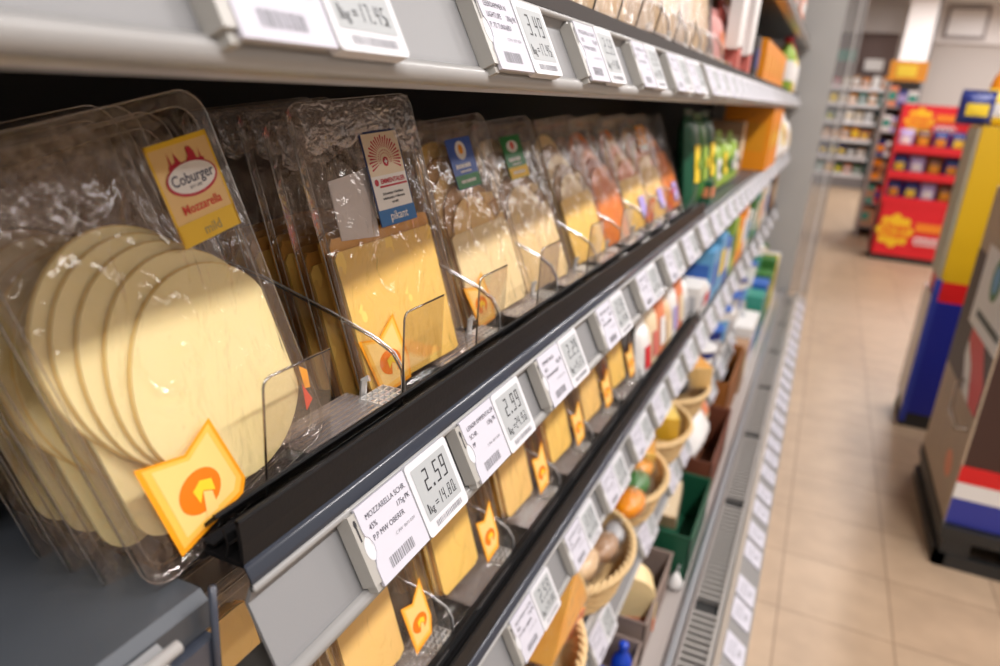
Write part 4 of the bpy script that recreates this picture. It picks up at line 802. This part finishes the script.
for zi, z in enumerate((.575, .815, 1.055)):
    for k in range(4):
        cset = [('navy', 'amber'), ('navy', 'yellow'), ('lilac', 'white'), ('brown', 'amber')][(k + zi) % 4]
        bag('lollipop_pack', '%s lollipop pack on the %s tier of the red display' % (ORD[k], ('lowest', 'middle', 'top')[zi]), 'bag', .545 + .09 + .145 * k, 7.9 + .12, z, .13, .17, .06, C[cset[0]], C[cset[1]], 'lollipop packs on the red display', rz=0, seed=k, tilt=0, spot=C[cset[1]])
# colourful rack beside the red display
t = thing('goods_rack', 'narrow rack of mixed goods with an orange header beyond the red display', 'display stand', (.44, 9.2, 0))
MB().box(.0, .03, .0, .5, .0, 1.70).build('side_panel', C['grey'], t); MB().box(.0, .34, .45, .5, .0, 1.72).build('back_panel', C['black'], t); MB().box(-.02, .34, -.02, .01, 1.70, 1.90).build('header', C['amber'], t); MB().box(.05, .24, -.03, -.02, 1.74, 1.86).build('header_mark', C['yellow'], t)
for k in range(6): MB().box(.02, .34, .0, .46, .12 + .26 * k, .135 + .26 * k).build('rack_shelf', C['grey'], t)
rr = random.Random(11); names = ['orange', 'navy', 'red', 'white', 'lilac', 'amber', 'salmon', 'kraft', 'teal', 'brown']
for k in range(6):
    for j in range(3):
        a, b = rr.choice(names), rr.choice(names); carton('goods_carton', '%s box on tier %s of the narrow mixed rack' % (a, ORD[k]), 'box', .505 + .1 * j, 9.28, .136 + .26 * k, .09, .1, .15 + .06 * rr.random(), C[a], C[b], 'boxes on the narrow rack', rz=-90)
# white gondola against the back
t = thing('white_gondola', 'wide white shelving of small goods at the far end of the aisle', 'shelving', (-.55, 15.2, 0))
WS = mat('gondola_white', (.80, .78, .8), .4)
MB().box(0, 1.38, .42, .46, .0, 1.8).build('back_board', C['grey'], t); MB().box(0, 1.38, .0, .42, .0, .2).build('plinth', mat('plinth_dark', (.22, .2, .2), .5), t)
for z in (.24, .55, .86, 1.17, 1.48, 1.76): s = MB(); s.box(0, 1.38, .0, .42, z - .02, z); s.box(0, 1.38, -.01, .0, z - .045, z + .02); s.build('shelf_board', WS, t)
for q in (.0, 1.36): MB().box(q, q + .02, .0, .44, .0, 1.85).build('upright', WS, t)
MB().prism([(1.20, .24), (1.36, .24), (1.38, 1.5), (1.22, 1.5)], -.06, -.03, 'y').build('dark_sign', mat('sign_dark_teal', (.04, .07, .08), .5), t)
pal = [['teal', 'green', 'kraft', 'salmon', 'teal', 'cream'], ['navy', 'kraft', 'amber', 'black', 'white', 'navy'], ['salmon', 'amber', 'kraft', 'orange', 'cream', 'red'], ['teal', 'white', 'silver', 'black', 'cream', 'white'], ['amber', 'yellow', 'sky', 'white', 'teal', 'kraft'], ['red', 'orange', 'cream', 'rose', 'amber', 'white', 'kraft']]
for i, z in enumerate((.24, .55, .86, 1.17, 1.48, 1.76)):
    x = -.50
    for j in range(8):
        a = pal[i][(j * 3 + rr.randint(0, 1)) % len(pal[i])]; b = rr.choice(('white', 'cream', 'silver', 'yellow')); h = .14 + .08 * rr.random()
        carton('goods_carton', '%s box, %s along the %s tier of the far white shelving' % (a, ORD[j], ['lowest', 'second', 'third', 'fourth', 'fifth', 'uppermost'][i]), 'box', x + .06, 15.32, z, .1, .12, h, C[a], C[b], 'boxes on the far white shelving', rz=-90); x += .162
for k, (x, z, a) in enumerate(((-.05, 2.35, 'teal'), (.45, 2.2, 'white'))):
    t = thing('wall_sign', 'dim %s sign over the far white shelving' % ('green', 'white')[k], 'sign', (x, 16.0, z)); MB().prism(rrect(-.16, -.1, .16, .1, .02, 3), -.02, .0, 'y').build('sign_board', C[a], t); MB().box(-.17, .17, -.005, .012, -.11, -.10).build('sign_frame', C['grey'], t)
for o in list(COL.objects):
    if o.type == 'MESH' and not o.parent and 'kind' not in o: print('TOPMESH', o.name)
